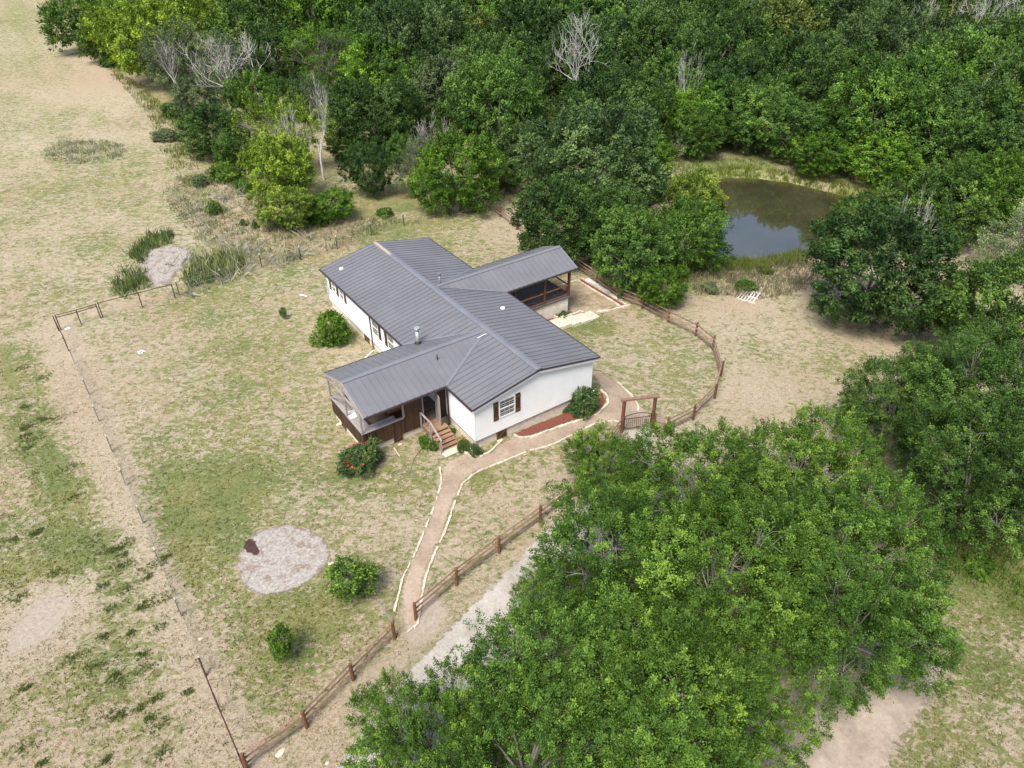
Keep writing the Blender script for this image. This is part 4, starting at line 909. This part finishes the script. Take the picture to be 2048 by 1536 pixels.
# behind the house, left part of the wood edge
for a in ((912,345,82,'mid1','vivid','full green tree at the back corner of the yard'),
          (835,330,58,'airy0','grey','feathery grey green tree left of the full green tree at the yard corner'),
          (745,235,78,'mid2','dark','rounded tree behind the slim dark tree near the field'),
          (738,335,44,'mid0','dk2','slim dark tree above the bright low tree',1.35),
          (565,265,80,'airy1','bright','yellow green tree with a bare grey leader among the dead trees'),
          (555,330,70,'mid0','bright','bright green tree at the edge of the rough grass, below the yellow green one'),
          (570,412,58,'mid2','yel','low bright yellow green tree behind the wire fence',.75),
          (665,408,44,'mid0','vivid','low green bushy tree right of the bright low tree',.75),
          (425,262,62,'mid1','dark','dark bushy tree at the field edge below the white dead tree',.8),
          (290,75,78,'mid0','bright','bright lime green tree beside the big field'),
          (235,60,55,'mid2','bright','lime green tree at the left end of the bright row by the field'),
          (350,110,68,'airy1','grey','grey green tree with bare twigs beside the bright lime tree'),
          (150,40,48,'far0','mid','dark tree at the top of the field edge'),
          (195,85,32,'far1','mid','small tree in the corner of the field edge'),
          (445,130,62,'airy0','grey','grey green rounded tree behind the white dead tree'),
          (395,55,60,'mid1','bright','bright tree behind the grey green one with bare twigs'),
          (480,75,55,'far2','mid','mid green tree behind the white dead trees, nearer the field'),
          (560,110,62,'mid2','dark','dark crowned tree right of the white dead trees'),
          (650,120,72,'airy0','vivid','light green open tree in front of the dark wood'),
          (700,130,45,'mid0','bright','bright green tree right of the light open one'),
          (620,190,50,'airy1','blue','dim green tree behind the yellow green one'),
          (800,230,62,'mid1','dark','dark tree behind the feathery grey green one'),
          (395,200,40,'mid1','grey','grey green bushy tree at the foot of the spreading dead tree'),
          (505,185,46,'mid0','fg2','bushy tree between the two white dead trees'),
          (575,200,40,'mid1','mid','green tree right of the bleached dead tree pair'),
          (690,205,40,'mid2','fg2','light tree left of the rounded dark tree'),
          (800,300,36,'mid0','shrub','low tree between the slim dark tree and the feathery one'),
          (690,290,34,'mid2','mid','low tree behind the tall slim dead trunk'),
          (470,300,40,'mid2','mid','small tree between the dark bush and yellow green tree')):
    tree_px(*a[:6], asp=a[6] if len(a) > 6 else 1.0)
# the wood: every tree its own object
rs = np.random.RandomState(5); cand = []
def landmark(px, py):
    if px < 420: return 'beside the big field'
    if px < 760: return 'behind the white dead trees'
    if px < 1080: return 'above the yard corner'
    if px < 1380: return 'around the large bleached tree'
    if px < 1760: return 'above the pond'
    return 'at the upper right'
FP = gp2([(100,-25),(150,35),(250,60),(330,40),(480,60),(620,130),(700,200),(780,260),(860,250),(960,300),(1010,340),(1080,200),(1180,220),(1320,285),(1360,305),(1420,318),(1490,325),(1560,338),(1640,356),(1720,378),(1780,395),(1850,390),(1950,398),(2060,405),(2250,412),(2600,-20),(1300,-75)])
P = np.array(FP); R_ = 4.2; row = 0; y = P[:, 1].min()
trees = []
while y < P[:, 1].max():
    x = P[:, 0].min()+(row % 2)*3
    while x < P[:, 0].max():
        q = (x+rs.uniform(-1.6, 1.6), y+rs.uniform(-1.6, 1.6)); x += 6.1
        trees.append(q)
    y += 5.6; row += 1
tr = np.array(trees); ok = inpoly(tr[:, 0], tr[:, 1], FP); tr = tr[ok]; cnt = 0; sel = []
for q in tr:
    px, py, dist = project((q[0], q[1], T(*q)+5))
    if px < -160 or px > 2210 or py < -70: continue
    if any((q[0]-e[0])**2+(q[1]-e[1])**2 < (.72*e[2]+1.6)**2 for e in EXPL): continue
    sel.append((dist, q, px, py))
sel.sort(key=lambda a: a[0])
if len(sel) > 290:
    near = sel[:130]; rest = sel[130:]; k = np.linspace(0, len(rest)-1, 160).astype(int); sel = near+[rest[i] for i in k]; 
print('forest trees', len(sel))
LAB = {}
HEROES = ['shrub', 'mid', 'dark', 'blue', 'vivid', 'olive', 'fg2', 'dk2', 'grey']; TONE = dict(shrub='mid green', mid='mid green', dark='dark green', blue='bluish green', vivid='fresh green', olive='olive green', fg2='light green', dk2='very dark green', grey='grey green')
for n_, (dist, q, px, py) in enumerate(sel):
    edge = dline(np.array(q[0]), np.array(q[1]), FP, True) < 5
    key = ('mid%d' % rs.randint(3)) if dist < 105 else ('far%d' % rs.randint(3))
    cc = HEROES[rs.choice(len(HEROES), p=[.2, .19, .18, .12, .09, .08, .06, .06, .02])]
    if edge and 1380 < px < 1800: cc = ['vivid', 'fg2', 'mid'][rs.randint(3)]
    far_k = 1.0+max(0, dist-120)/260; s = rs.uniform(.70, 1.28)*far_k; sz = s*rs.uniform(.80, 1.22)*(.8 if edge and 1350 < px < 1850 else 1)
    if s > 1.1: kind = 'large spreading'
    elif sz/s > 1.03: kind = 'tall rounded'
    elif s < .9: kind = 'small rounded'
    else: kind = 'rounded'
    depth = 'at the wood edge' if edge else ('deep in the wood' if dist > 130 else 'in the wood')
    o = tree(key, (q[0], q[1], T(*q)), s, sz, cc, rs.uniform(0, 6.28), 'tree', None, 'tree', 'trees of the wood', rs.uniform(-.22, .32))
    LAB.setdefault('%s %s tree %s %s' % (kind, TONE[cc], depth, landmark(px, py)), []).append((px, o))
ORD = ['leftmost', 'second from left', 'third from left', 'fourth from left', 'fifth from left', 'sixth from left', 'seventh from left', 'eighth from left', 'ninth from left']
for lab, L_ in LAB.items():
    L_.sort(key=lambda a: a[0])
    for i, (px, o) in enumerate(L_):
        o['label'] = lab if len(L_) == 1 else (ORD[min(i, 8)]+' '+lab if i < len(L_)-1 or len(L_) == 2 and i == 0 else 'rightmost '+lab)
        o['label'] = ' '.join(o['label'].replace(' from left', ' from left').split()[:16])

# ------------------------------------------------------------ dead trees
def deadmesh(seed, Hh, r0, spreadk=.55, depth=6):
    rd = random.Random(seed); mb = MB()
    def grow(p, d, l, r, k):
        pts = [p]; rr = [r]; n_ = 4
        for i in range(n_):
            d = (d+Vector((rd.gauss(0, .17), rd.gauss(0, .17), rd.gauss(.06, .12)))).normalized(); p = p+d*l/n_; pts.append(p); rr.append(r*(1-.42*(i+1)/n_))
        mb.tone = rd.uniform(.3, .9); mb.tube(pts, rr, 7 if k < 2 else (5 if k < 3 else 3), False)
        if k >= depth: return
        nb = rd.choice((2, 3, 3)) if k < 3 else rd.choice((1, 2, 3))
        for i in range(nb):
            dd = (d+Vector((rd.gauss(0, spreadk), rd.gauss(0, spreadk), rd.gauss(.10, spreadk*.5)))).normalized(); grow(p if i < 2 else pts[rd.randint(2, n_)], dd, l*rd.uniform(.66, .92), max(.012, rr[-1]*rd.uniform(.6, .85)), k+1)
    grow(Vector((0, 0, -.2)), Vector((0, 0, 1)), Hh*.22, r0, 0)
    o = mb.build('dead_tree', M['deadbark'], None, True); me = o.data; bpy.data.objects.remove(o); return me
DM = [deadmesh(3, 8, .22, .66, 6), deadmesh(8, 8, .22, .5), deadmesh(15, 8, .20, .34), deadmesh(21, 8, .20, .68, 6)]
def dead(px, py, topy, k, label, wpx=70, zb=0.0):
    """px, py: where the visible foot stands (zb metres up a hidden trunk); topy: image row of the top; wpx: spread in the photo"""
    p = GP(px, py, zb); dist = np.linalg.norm(p+np.array([0, 0, zb])-CAM); me = DM[k]; co = np.array([v.co[:] for v in me.vertices])
    h = zb+(py-topy)*dist/F/.84; wd_ = wpx*dist/F; ex = .5*(np.ptp(co[:, 0])+np.ptp(co[:, 1])); c_ = (co.min(0)+co.max(0))/2
    o = link('dead_tree', me); s_ = wd_/ex; a = rnd.uniform(0, 6.28); o.rotation_euler = (0, 0, a); o.scale = (s_, s_, h/co[:, 2].max())
    off = c_[:2]*s_*.7; o.location = (p[0]-(off[0]*math.cos(a)-off[1]*math.sin(a)), p[1]-(off[0]*math.sin(a)+off[1]*math.cos(a)), p[2]); return tag(o, label, 'dead tree')
dead(462, 235, 112, 0, 'white dead tree with spreading crooked limbs beside the big field', 115)
dead(520, 215, 110, 3, 'bare bleached dead tree just right of the spreading white one', 95)
dead(655, 360, 190, 2, 'tall slim bleached dead trunk with upright forks right of the yellow green tree', 62)
dead(608, 385, 235, 2, 'grey leaning dead tree inside the yellow green tree', 60)
dead(868, 300, 236, 1, 'small dead tree poking out above the feathery grey green tree', 75, 3)
dead(1165, 180, 62, 0, 'large bleached dead tree standing out of the dark wood', 130, 4)
dead(1376, 165, 100, 1, 'smaller dead tree in the wood left of the pond', 55, 7)
dead(1505, 20, -25, 3, 'dead tree top at the top edge above the pond', 70, 9)
dead(1870, 45, -5, 1, 'dead tree at the top edge, left of the group in the corner', 80, 9.5)
dead(1965, 35, -25, 0, 'dead tree at the top edge in the middle of the corner group', 80, 9.5)
dead(2035, 45, -20, 3, 'dead tree in the top right corner', 80, 9.5)
dead(1990, 160, 118, 2, 'thin dead tree among leaves at the upper right', 50, 8)
dead(1775, 80, 60, 1, 'thin dead tree in the wood far above the pond', 50, 8)
dead(1835, 420, 375, 1, 'bare grey branches above the round dark tree', 70, 8)
dead(345, 150, 90, 1, 'grey bare twigged tree within the grey green tree by the field', 48, 4)

# ------------------------------------------------------------ yard shrubs
def shrub_px(px, py, rpx, key, col, label, name='shrub', asp=1.0, cat='shrub', group=None, tint=0): return tree_px(px, py, rpx, key, col, label, asp, name, group, cat, tint)
shrub_px(663, 657, 38, 'shrub0', 'vivid', 'round green shrub standing on the grass by the left wall of the house')
rose = shrub_px(722, 915, 40, 'shrub1', 'blue', 'round bush covered in red flowers at the corner of the front porch', name='rose_bush', asp=.9, cat='flowering bush')
def blooms(root, n_, m_, r, zc, size, seed, cl=5, name='flower'):
    rs_ = np.random.RandomState(seed); c = sph(rs_, cl); c[:, 2] = np.abs(c[:, 2]); mb = MB()
    for q in range(3):
        o_ = Vector((rs_.uniform(-.5, .5), rs_.uniform(-.5, .5), rs_.uniform(-.3, .3)))*size
        for k in range(6): a = k*1.047+q; d_ = Vector((math.cos(a), math.sin(a), .5))*size*.55; e = Vector((-math.sin(a), math.cos(a), 0))*size*.28; mb.quad(o_, o_+d_*.6+e, o_+d_, o_+d_*.6-e)
    f0 = mb.build(name, m_, root)
    for i in range(n_):
        u = c[rs_.randint(cl)]+rs_.normal(0, .22, 3) if rs_.rand() < .75 else sph(rs_, 1)[0]; u[2] = abs(u[2])*.9; u /= np.linalg.norm(u); p = u*r*rs_.uniform(.85, 1.05)
        f = f0 if i == 0 else f0.copy()
        if i: COL.objects.link(f)
        f.parent = root; f.location = (p[0], p[1], p[2]+zc); f.scale = (rs_.uniform(.5, 1.3),)*3; f.rotation_euler = (rs_.uniform(-.6, .6), rs_.uniform(-.6, .6), rs_.uniform(0, 6))
blooms(rose, 40, M['flower'], 1.15, 1.0, .10, 3, 6)
b1 = shrub_px(1165, 803, 34, 'shrub0', 'blue', 'dark green rose bush against the gable wall in the mulch bed', name='rose_bush', cat='bush'); blooms(b1, 9, M['whiteflower'], 1.2, 1.0, .05, 6)
shrub_px(1133, 818, 9, 'shrub1', 'blue', 'tiny bush left of the dark rose bush at the gable wall')
b2 = shrub_px(927, 890, 14, 'shrub1', 'mid', 'small bush with reddish flowers right of the front stairs', name='rose_bush', cat='bush'); blooms(b2, 10, M['flower'], 1.22, 1.0, .14, 9)
b3 = shrub_px(951, 900, 14, 'shrub0', 'blue', 'small dark bush with white flowers at the house corner', name='rose_bush', cat='bush'); blooms(b3, 8, M['whiteflower'], 1.22, 1.0, .12, 12)
shrub_px(866, 888, 22, 'ground_ivy', 'vivid', 'bright green leafy plants left of the front stairs', name='leafy_plant', cat='plant')
shrub_px(848, 880, 12, 'ground_ivy', 'vivid', 'small green plants under the porch wall left of the stairs', name='leafy_plant', cat='plant')
shrub_px(904, 862, 9, 'ground_ivy', 'vivid', 'green plants squeezed between the stairs and the house wall', name='leafy_plant', cat='plant')
o = shrub_px(1122, 631, 15, 'ground_ivy', 'shrub', 'strappy dark green plant in the planter by the rear steps', name='leafy_plant', cat='plant')
shrub_px(1139, 630, 8, 'ground_ivy', 'shrub', 'small plant at the right end of the planter by the rear steps', name='leafy_plant', cat='plant')
tree_px(700, 1156, 46, 'little', 'fg', 'young bright green tree right of the round gravel patch', .8, name='young_tree', cat='tree')
tree_px(562, 1284, 25, 'little', 'vivid', 'small narrow young tree on the lawn near the lower rail fence', 1.5, name='young_tree', cat='tree')
tree_px(566, 625, 8, 'little', 'blue', 'tiny sapling on the grass left of the round shrub', 1.3, name='sapling', cat='sapling')
tree_px(487, 445, 7, 'shrub1', 'dark', 'left one of two tiny dark bushes in the rough dry grass', 1.1, name='shrub', cat='shrub')
tree_px(509, 450, 7, 'shrub0', 'dark', 'right one of two tiny dark bushes in the rough dry grass', 1.1, name='shrub', cat='shrub')
tree_px(428, 415, 18, 'shrub0', 'fg', 'bright weedy bush in the rough grass by the field', .7, name='shrub', cat='shrub')
for i, (px, py, r, c, l) in enumerate(((350,220,24,'mid','low bush at the field edge above the dark bushy tree'),(330,270,20,'grey','grey green bush at the field edge left of the dark bushy tree'),(380,235,22,'mid','green bush behind the dark bushy tree'),(250,125,18,'mid','low bush at the foot of the lime green trees'),
        (450,345,30,'fg','bright bush below the dark bushy tree'),(400,360,18,'grey','dim weedy bush at the edge of the mown field'),(490,370,22,'fg2','bush at the foot of the bright green tree'),(1420,575,17,'grey','grey green weedy bush near the pond by the small low tree'),(1490,570,20,'shrub','leafy weed clump between the pond and the broken pallet'),
        (1530,540,14,'olive','reedy bush on the near shore of the pond'),(1635,490,16,'olive','yellowish bush on the right shore of the pond'),(640,435,24,'vivid','green bush behind the wire fence right of the bright low tree'),(770,425,16,'fg2','small bush by the back wire fence'),(1300,390,22,'shrub','bush in front of the vine covered tree'),
        (1700,400,20,'olive','bush on the far right bank of the pond'),(1960,1130,26,'fg','rank green weeds beneath the dark tree at the right edge'),(1890,1050,26,'fg2','weeds at the foot of the dark limbed tree'),(100,20,14,'mid','bush at the very top of the field edge'),(215,125,14,'mid','bush in the corner of the field edge'))):
    tree_px(px, py, r, 'shrub%d' % (i % 2), c, l, .6, name='shrub', cat='shrub')

# ------------------------------------------------------------ grasses
def bladeset(rs_, P, h, w_, lean, nb, spread, zoff=0):
    n = len(P); k = n*nb; b = np.repeat(P, nb, 0)+np.concatenate([rs_.normal(0, spread, (k, 2)), np.zeros((k, 1))], 1)
    hh = h*rs_.uniform(.5, 1.3, k); a = rs_.uniform(0, 2*math.pi, k); ln = lean*np.abs(rs_.normal(0, 1, k))
    d = np.stack([np.cos(a)*ln, np.sin(a)*ln, np.ones(k)], 1); d /= np.linalg.norm(d, axis=1)[:, None]; s = sph(rs_, k); s[:, 2] *= .3; s = np.cross(d, s); s /= np.linalg.norm(s, axis=1)[:, None]
    hw = (w_*rs_.uniform(.6, 1.4, k)/2)[:, None]; mid = b+d*hh[:, None]*.55; tip = b+d*hh[:, None]; tip[:, 2] -= hh*.12*ln
    return np.stack([b-s*hw, b+s*hw, mid+s*hw*.9, tip], 1).reshape(-1, 3)
def grasspatch(name, P2, dens, h, w_, lean, nb, spread, col, label, seed, tone=(.4, .15), mask=None, noise_gate=0):
    rs_ = np.random.RandomState(seed); A_ = np.array(P2); lo = A_.min(0); hi = A_.max(0); n = int((hi[0]-lo[0])*(hi[1]-lo[1])*dens); q = rs_.uniform(lo, hi, (n, 2)); q = q[inpoly(q[:, 0], q[:, 1], P2)]
    if noise_gate: q = q[fbm(q[:, 0]*.7, q[:, 1]*.7, seed, 3) > noise_gate]
    if mask is not None: q = q[mask(q[:, 0], q[:, 1])]
    z = T(q[:, 0], q[:, 1]); V = bladeset(rs_, np.stack([q[:, 0], q[:, 1], z], 1), h, w_, lean, nb, spread); k = len(V)//4
    t_ = np.clip(np.repeat(rs_.normal(tone[0], tone[1], len(q)), nb)+rs_.normal(0, .1, k), 0, 1)
    o = link(name, npmesh(name, V, np.arange(k*4).reshape(k, 4), M['blade'], np.repeat(t_, 4))); o.color = (*col, 1); return tag(o, label, kind='stuff')
def ring(P, w0, w1): 
    return lambda x, y: (lambda d, i: np.where(i, -d, d))(dline(x, y, P, True), inpoly(x, y, P)) < w1
Pa = np.array(POND); c0 = Pa.mean(0)
def grow_poly(P, k): P = np.array(P); c = P.mean(0); return [tuple(c+(p-c)*(1+k/np.linalg.norm(p-c))) for p in P]
sdp = lambda x, y: np.where(inpoly(x, y, POND), -dline(x, y, POND, True), dline(x, y, POND, True))
grasspatch('reeds', grow_poly(POND, 2.2), 9, .55, .05, .25, 7, .12, (.20, .24, .035), 'yellow green reeds ringing the pond shore', 1, mask=lambda x, y: (sdp(x, y) > -.25) & (sdp(x, y) < 2.4))
grasspatch('rough_grass', grow_poly(POND, 6), 5, .4, .05, .5, 6, .2, (.20, .25, .09), 'rough grey green grass on the banks around the pond', 2, mask=lambda x, y: (sdp(x, y) > 1.3) & (sdp(x, y) < 5.2), noise_gate=.38)
NEARB = gp2([(1400,500),(1620,500),(1640,560),(1560,600),(1480,595),(1390,590),(1370,560)])
grasspatch('rough_grass', NEARB, 7, .6, .05, .5, 6, .2, (.30, .25, .19), 'purplish dry weeds on the near bank of the pond', 3)
grasspatch('reeds', gp2([(1420,518),(1500,524),(1570,512),(1600,505),(1600,530),(1500,545),(1430,545)]), 10, .7, .05, .2, 8, .12, (.17, .23, .04), 'tall green reeds standing in the near shore of the pond', 4)
ROUGH = gp2([(360,360),(440,340),(520,400),(700,440),(880,430),(960,410),(900,432),(800,455),(700,490),(620,516),(540,534),(470,520),(400,480),(350,430),(330,380)])
grasspatch('rough_grass', ROUGH, 4, .5, .045, .7, 6, .25, (.40, .33, .25), 'dry tangled rough grass behind the wire fence', 5, noise_gate=.36)
grasspatch('rough_grass', ROUGH, 3, .45, .05, .6, 7, .2, (.20, .25, .08), 'green weeds mixed through the rough grass behind the wire fence', 6, noise_gate=.52)
grasspatch('dry_stalks', gp2([(350,400),(470,380),(620,470),(600,520),(540,545),(500,560),(380,600),(330,600),(290,560),(400,500)]), 1.3, 1.5, .035, .9, 7, .25, (.52, .47, .43), 'bleached fallen stalks around the reed patch and fence', 7, noise_gate=.45)
for px, py, r, l in ((300,497,1.9,'reed clump on the upper left side of the dry mud patch'),(445,540,2.0,'reed clump right of the dry mud patch'),(395,560,1.9,'reed clump at the near right of the dry mud patch'),(270,565,1.7,'reed clump left of the dry mud patch'),(345,590,1.4,'sparse reed clump between the mud patch and pipe fence')):
    pass
def reedpoly(P, lab, seed, dens=9): return grasspatch('reeds', gp2(P), dens, .85, .07, .45, 9, .2, (.17, .225, .085), lab, seed, tone=(.42, .2))
reedpoly([(262,510),(300,472),(345,468),(350,485),(300,500),(278,530)], 'dark reeds on the upper left of the dry mud patch', 21)
reedpoly([(360,560),(395,525),(450,510),(490,515),(485,545),(440,562),(385,575)], 'thick reeds with yellow seed heads right of the dry mud patch', 22)
reedpoly([(225,585),(240,545),(290,545),(300,575),(260,600)], 'reeds left of the dry mud patch', 23, 6)
grasspatch('seed_heads', gp2([(365,560),(395,525),(450,510),(488,515),(483,545),(440,562)]), 7, 1.5, .06, .3, 3, .15, (.42, .42, .20), 'yellowish seed heads over the reeds', 24)
FW_ = gp2([(85,305),(120,285),(200,280),(255,292),(235,318),(150,328),(95,322)])
grasspatch('weeds', FW_, 3.5, .35, .06, .6, 8, .3, (.27, .31, .14), 'weedy patch of taller grass in the middle of the big field', 25)
grasspatch('weeds', FW_, 2, .7, .05, .9, 6, .3, (.46, .43, .38), 'bleached stalks in the field weed patch', 26)
grasspatch('rough_grass', gp2([(1850,1030),(1900,1060),(2060,1080),(2080,1240),(1960,1200),(1870,1120)]), 14, .4, .04, .6, 8, .15, (.17, .26, .05), 'rank green grass under the right hand trees', 27, noise_gate=.4)
grasspatch('rough_grass', gp2([(85,10),(110,0),(260,150),(380,260),(400,380),(360,370),(300,230),(200,130)]), 3, .5, .08, .5, 7, .3, (.24, .26, .10), 'rough grass fringe between the field and the trees', 28, noise_gate=.4)
rs_ = np.random.RandomState(99); TUF = []
for Pz, dn_, seed_ in ((gp2([(130,1060),(330,1090),(370,1300),(420,1536),(0,1536),(0,1400),(200,1200)]), .6, 31), (gp2([(0,1040),(140,1070),(120,1150),(0,1230)]), .4, 32), (gp2([(20,700),(110,760),(150,1000),(60,1000)]), .4, 33)):
    A_ = np.array(Pz); lo = A_.min(0); hi = A_.max(0); n = int(np.prod(hi-lo)*dn_); q = rs_.uniform(lo, hi, (n, 2)); TUF.append(q[inpoly(q[:, 0], q[:, 1], Pz)])
q = np.concatenate(TUF); q = np.repeat(q, 34, 0)+rs_.normal(0, 1, (len(q)*34, 2))*np.repeat(rs_.uniform(.08, .26, len(q)), 34)[:, None]*np.array([1.3, .8])
V = bladeset(rs_, np.stack([q[:, 0], q[:, 1], T(q[:, 0], q[:, 1])], 1), .13, .035, .7, 5, .04); k = len(V)//4
o = link('grass_clumps', npmesh('grass_clumps', V, np.arange(k*4).reshape(k, 4), M['blade'], np.repeat(np.clip(rs_.normal(.4, .15, k), 0, 1), 4))); o.color = (.19, .235, .085, 1); tag(o, 'dark green grass clumps scattered over the bare lower left field', kind='stuff')
# short grass over the whole lawn and fields: density follows the ground's green and straw patches
def turf(n, seed, name, label, want, col, h, w_, lean, tone):
    rs_ = np.random.RandomState(seed); px = rs_.uniform(-60, 2108, n); py = 1600-1560*rs_.rand(n)**.9
    d = fw[None]*F+rt[None]*(px-1024)[:, None]-up[None]*(py-768)[:, None]; t_ = (-1.0-CAM[2])/d[:, 2]; x = CAM[0]+d[:, 0]*t_; y = CAM[1]+d[:, 1]*t_
    x += rs_.normal(0, .5, n); y += rs_.normal(0, .5, n)
    g = at_grid(green, x, y); dd = at_grid(dirt, x, y); ok = (rs_.rand(n) < want(g, dd))
    ok &= ~((np.abs(x) < 4.3) & (y > .2) & (y < L-.2)) & ~((x > -9.7) & (x < -4) & (y > 3.3) & (y < 7.8)) & ~((x > 4) & (x < 10.5) & (y > 10) & (y < 13.8)) & ~((x > -6.1) & (x < -4.7) & (y > .5) & (y < 3.5))
    for S in SHEETS: ok &= ~inpoly(x, y, S)
    ok &= ~inpoly(x, y, POND) & ~inpoly(x, y, STEPS)
    x = x[ok]; y = y[ok]; z = T(x, y); dist = np.hypot(x-CAM[0], y-CAM[1]); k = len(x)
    fr = np.clip(dist/40, .7, 4)
    nb = 5; V = bladeset(rs_, np.stack([x, y, z], 1), 1.0, 1.0, lean, nb, 0.0).reshape(k, nb, 4, 3); c = np.stack([x, y, z], 1)[:, None, None]
    sc_ = (rs_.uniform(.6, 1.3, k)*h)[:, None, None, None]; V = c+(V-c)*np.array([1, 1, 1])*sc_
    off = rs_.normal(0, 1, (k, nb, 1, 3))*np.array([.06, .06, 0])*fr[:, None, None, None]; V = (V+off).reshape(-1, 3); m_ = k*nb
    tt = np.clip(np.repeat(rs_.normal(tone, .16, k), nb)+rs_.normal(0, .08, m_), 0, 1)
    o = link(name, npmesh(name, V, np.arange(m_*4).reshape(m_, 4), M['blade'], np.repeat(tt, 4))); o.color = (*col, 1); tag(o, label, kind='stuff')
# widths are relative to height because blades are scaled as a whole
def _w(f): return f
turf(150000, 41, 'green_grass', 'short green grass tufts over the lawn and fields', lambda g, d: np.clip((g-.36)*1.8, 0, .8)*(d < .5), (.20, .185, .07), .055, .32, 1.8, .45)
turf(110000, 42, 'dry_grass', 'short dry straw coloured grass over the lawn and fields', lambda g, d: np.clip((.75-g)*1.3, 0, .8)*(d < .55), (.44, .375, .255), .055, .30, 2.2, .45)

# ------------------------------------------------------------ small loose things
def lump(name, px, py, sx_, sy_, sz_, m_, label, cat, seed=0, rot=0):
    rd = random.Random(seed); import bmesh
    bm = bmesh.new(); bmesh.ops.create_icosphere(bm, subdivisions=2, radius=1)
    for v in bm.verts: k = rd.uniform(.82, 1.12); v.co = Vector((v.co.x*sx_*k, v.co.y*sy_*k, v.co.z*sz_*k))
    me = bpy.data.meshes.new(name); bm.to_mesh(me); bm.free(); me.materials.append(m_); a = me.attributes.new('tone', 'FLOAT', 'POINT'); a.data.foreach_set('value', [.6]*len(me.vertices))
    o = link(name, me); p = GP(px, py); o.location = (p[0], p[1], p[2]+sz_*.45); o.rotation_euler = (0, 0, rot); return tag(o, label, cat)
lump('flat_rock', 560, 1507, .22, .14, .05, M['limestone'], 'flat tan rock in the grass by the lower rail fence', 'rock', 1, .4)
lump('stone', 662, 1128, .16, .11, .06, M['limestone'], 'pale stone on the right rim of the gravel patch', 'stone', 2)
lump('stone', 655, 1527, .09, .07, .05, M['limestone'], 'small white stone beside the driveway at the bottom', 'stone', 3)
lump('stone', 1000, 882, .20, .13, .06, M['limestone'], 'loose stone beside the gable hatch', 'stone', 4)
lump('stone', 402, 1278, .12, .07, .05, M['limestone'], 'white stone inside the left wire fence', 'stone', 5)
lump('stone', 680, 848, .26, .12, .05, M['limestone'], 'pale stone lying left of the front porch', 'stone', 6)
lump('stone', 800, 889, .16, .10, .06, M['limestone'], 'stone lying before the porch hatch', 'stone', 7)
lump('stone', 1928, 511, .55, .35, .08, M['limestone'], 'flat pale stone in the dry clearing on the right', 'stone', 8)
lump('stone', 1860, 1369, .07, .04, .04, M['whitepaint'], 'little white stone in the grass by the bare dirt', 'stone', 9)
lump('litter', 135, 657, .22, .14, .04, M['whitepaint'], 'white scrap on the ground by the pipe gate', 'litter', 10)
lump('litter', 317, 1030, .07, .05, .04, M['redlitter'], 'small red scrap on the lawn', 'litter', 11)
lump('litter', 279, 805, .08, .05, .03, M['bluelitter'], 'small blue scrap on the lawn', 'litter', 12)
lump('litter', 330, 947, .09, .05, .03, M['blackmetal'], 'small dark scrap on the lawn', 'litter', 13)
# crumpled white cloth
rd = random.Random(4); mb = MB(); p = GP(281, 705); 
for i in range(9): a = rd.uniform(0, 6.28); q = Vector((math.cos(a)*rd.uniform(.05, .2), math.sin(a)*rd.uniform(.05, .25), .02)); mb.tube([q, q+Vector((rd.uniform(-.2, .2), rd.uniform(-.2, .2), rd.uniform(.02, .1))), q+Vector((rd.uniform(-.25, .25), rd.uniform(-.25, .25), .0))], [.02, .05, .02], 5)
o = mb.build('crumpled_cloth', M['whitepaint'], None, True); o.location = tuple(p); tag(o, 'crumpled white cloth lying on the left lawn', 'cloth')
mb = MB(); mb.bar((0, 0, .03), (.35, -.55, .03), .11, .03); o = mb.build('plank', M['whitepaint']); o.location = tuple(GP(600, 590)); tag(o, 'white plank lying on the grass behind the left wall', 'plank')
# leaning bar at fence end
mb = MB(); mb.tube([(0, 0, 0), (-.35, .55, 1.35)], .03, 7); o = mb.build('metal_pole', M['galv']); o.location = tuple(GP(787, 1248)); tag(o, 'grey metal pole leaning by the end post of the lower rail fence', 'pole')
# hose
P = [GP(*q) for q in ((905,800),)] and [GP(*q) for q in ((846,895),(828,918),(822,938),(832,960),(826,948),(810,940),(795,945),(783,952))]; mb = MB(); q0 = P[0]
mb.tube([tuple(p-q0+np.array([0, 0, .03+.01*(i % 2)])) for i, p in enumerate(P)], .02, 6); o = mb.build('dry_branch', M['bark'], None, True); o.location = tuple(q0); tag(o, 'thin dark fallen branch curving over the grass before the porch', 'branch')
# broken pallet by the pond
mb = MB(); rd = random.Random(2)
for i in range(6): mb.tone = rd.uniform(.4, 1); mb.bar((-.9+rd.uniform(-.1, .1), i*.24-.6, .12+rd.uniform(0, .04)), (.9, i*.24-.6+rd.uniform(-.06, .06), .12+rd.uniform(0, .06)), .10, .025)
for x in (-.8, 0, .8): mb.bar((x, -.75, .05), (x, .75, .05), .06, .09)
o = mb.build('wooden_pallet', M['deadbark']); o.location = tuple(GP(1497, 594)); o.rotation_euler = (0, 0, .4); tag(o, 'broken grey wooden pallet lying below the pond', 'pallet')
# soil stain on the gravel patch
mb = sheet('wet_soil', gp2([(486,1098),(488,1084),(500,1076),(512,1080),(520,1094),(522,1108),(508,1112),(494,1106)]), simple('dark_wet_soil', (.035, .016, .011), (.07, .035, .024), 8, .9, bmp=.5, tone=0), .032, .06, .1)
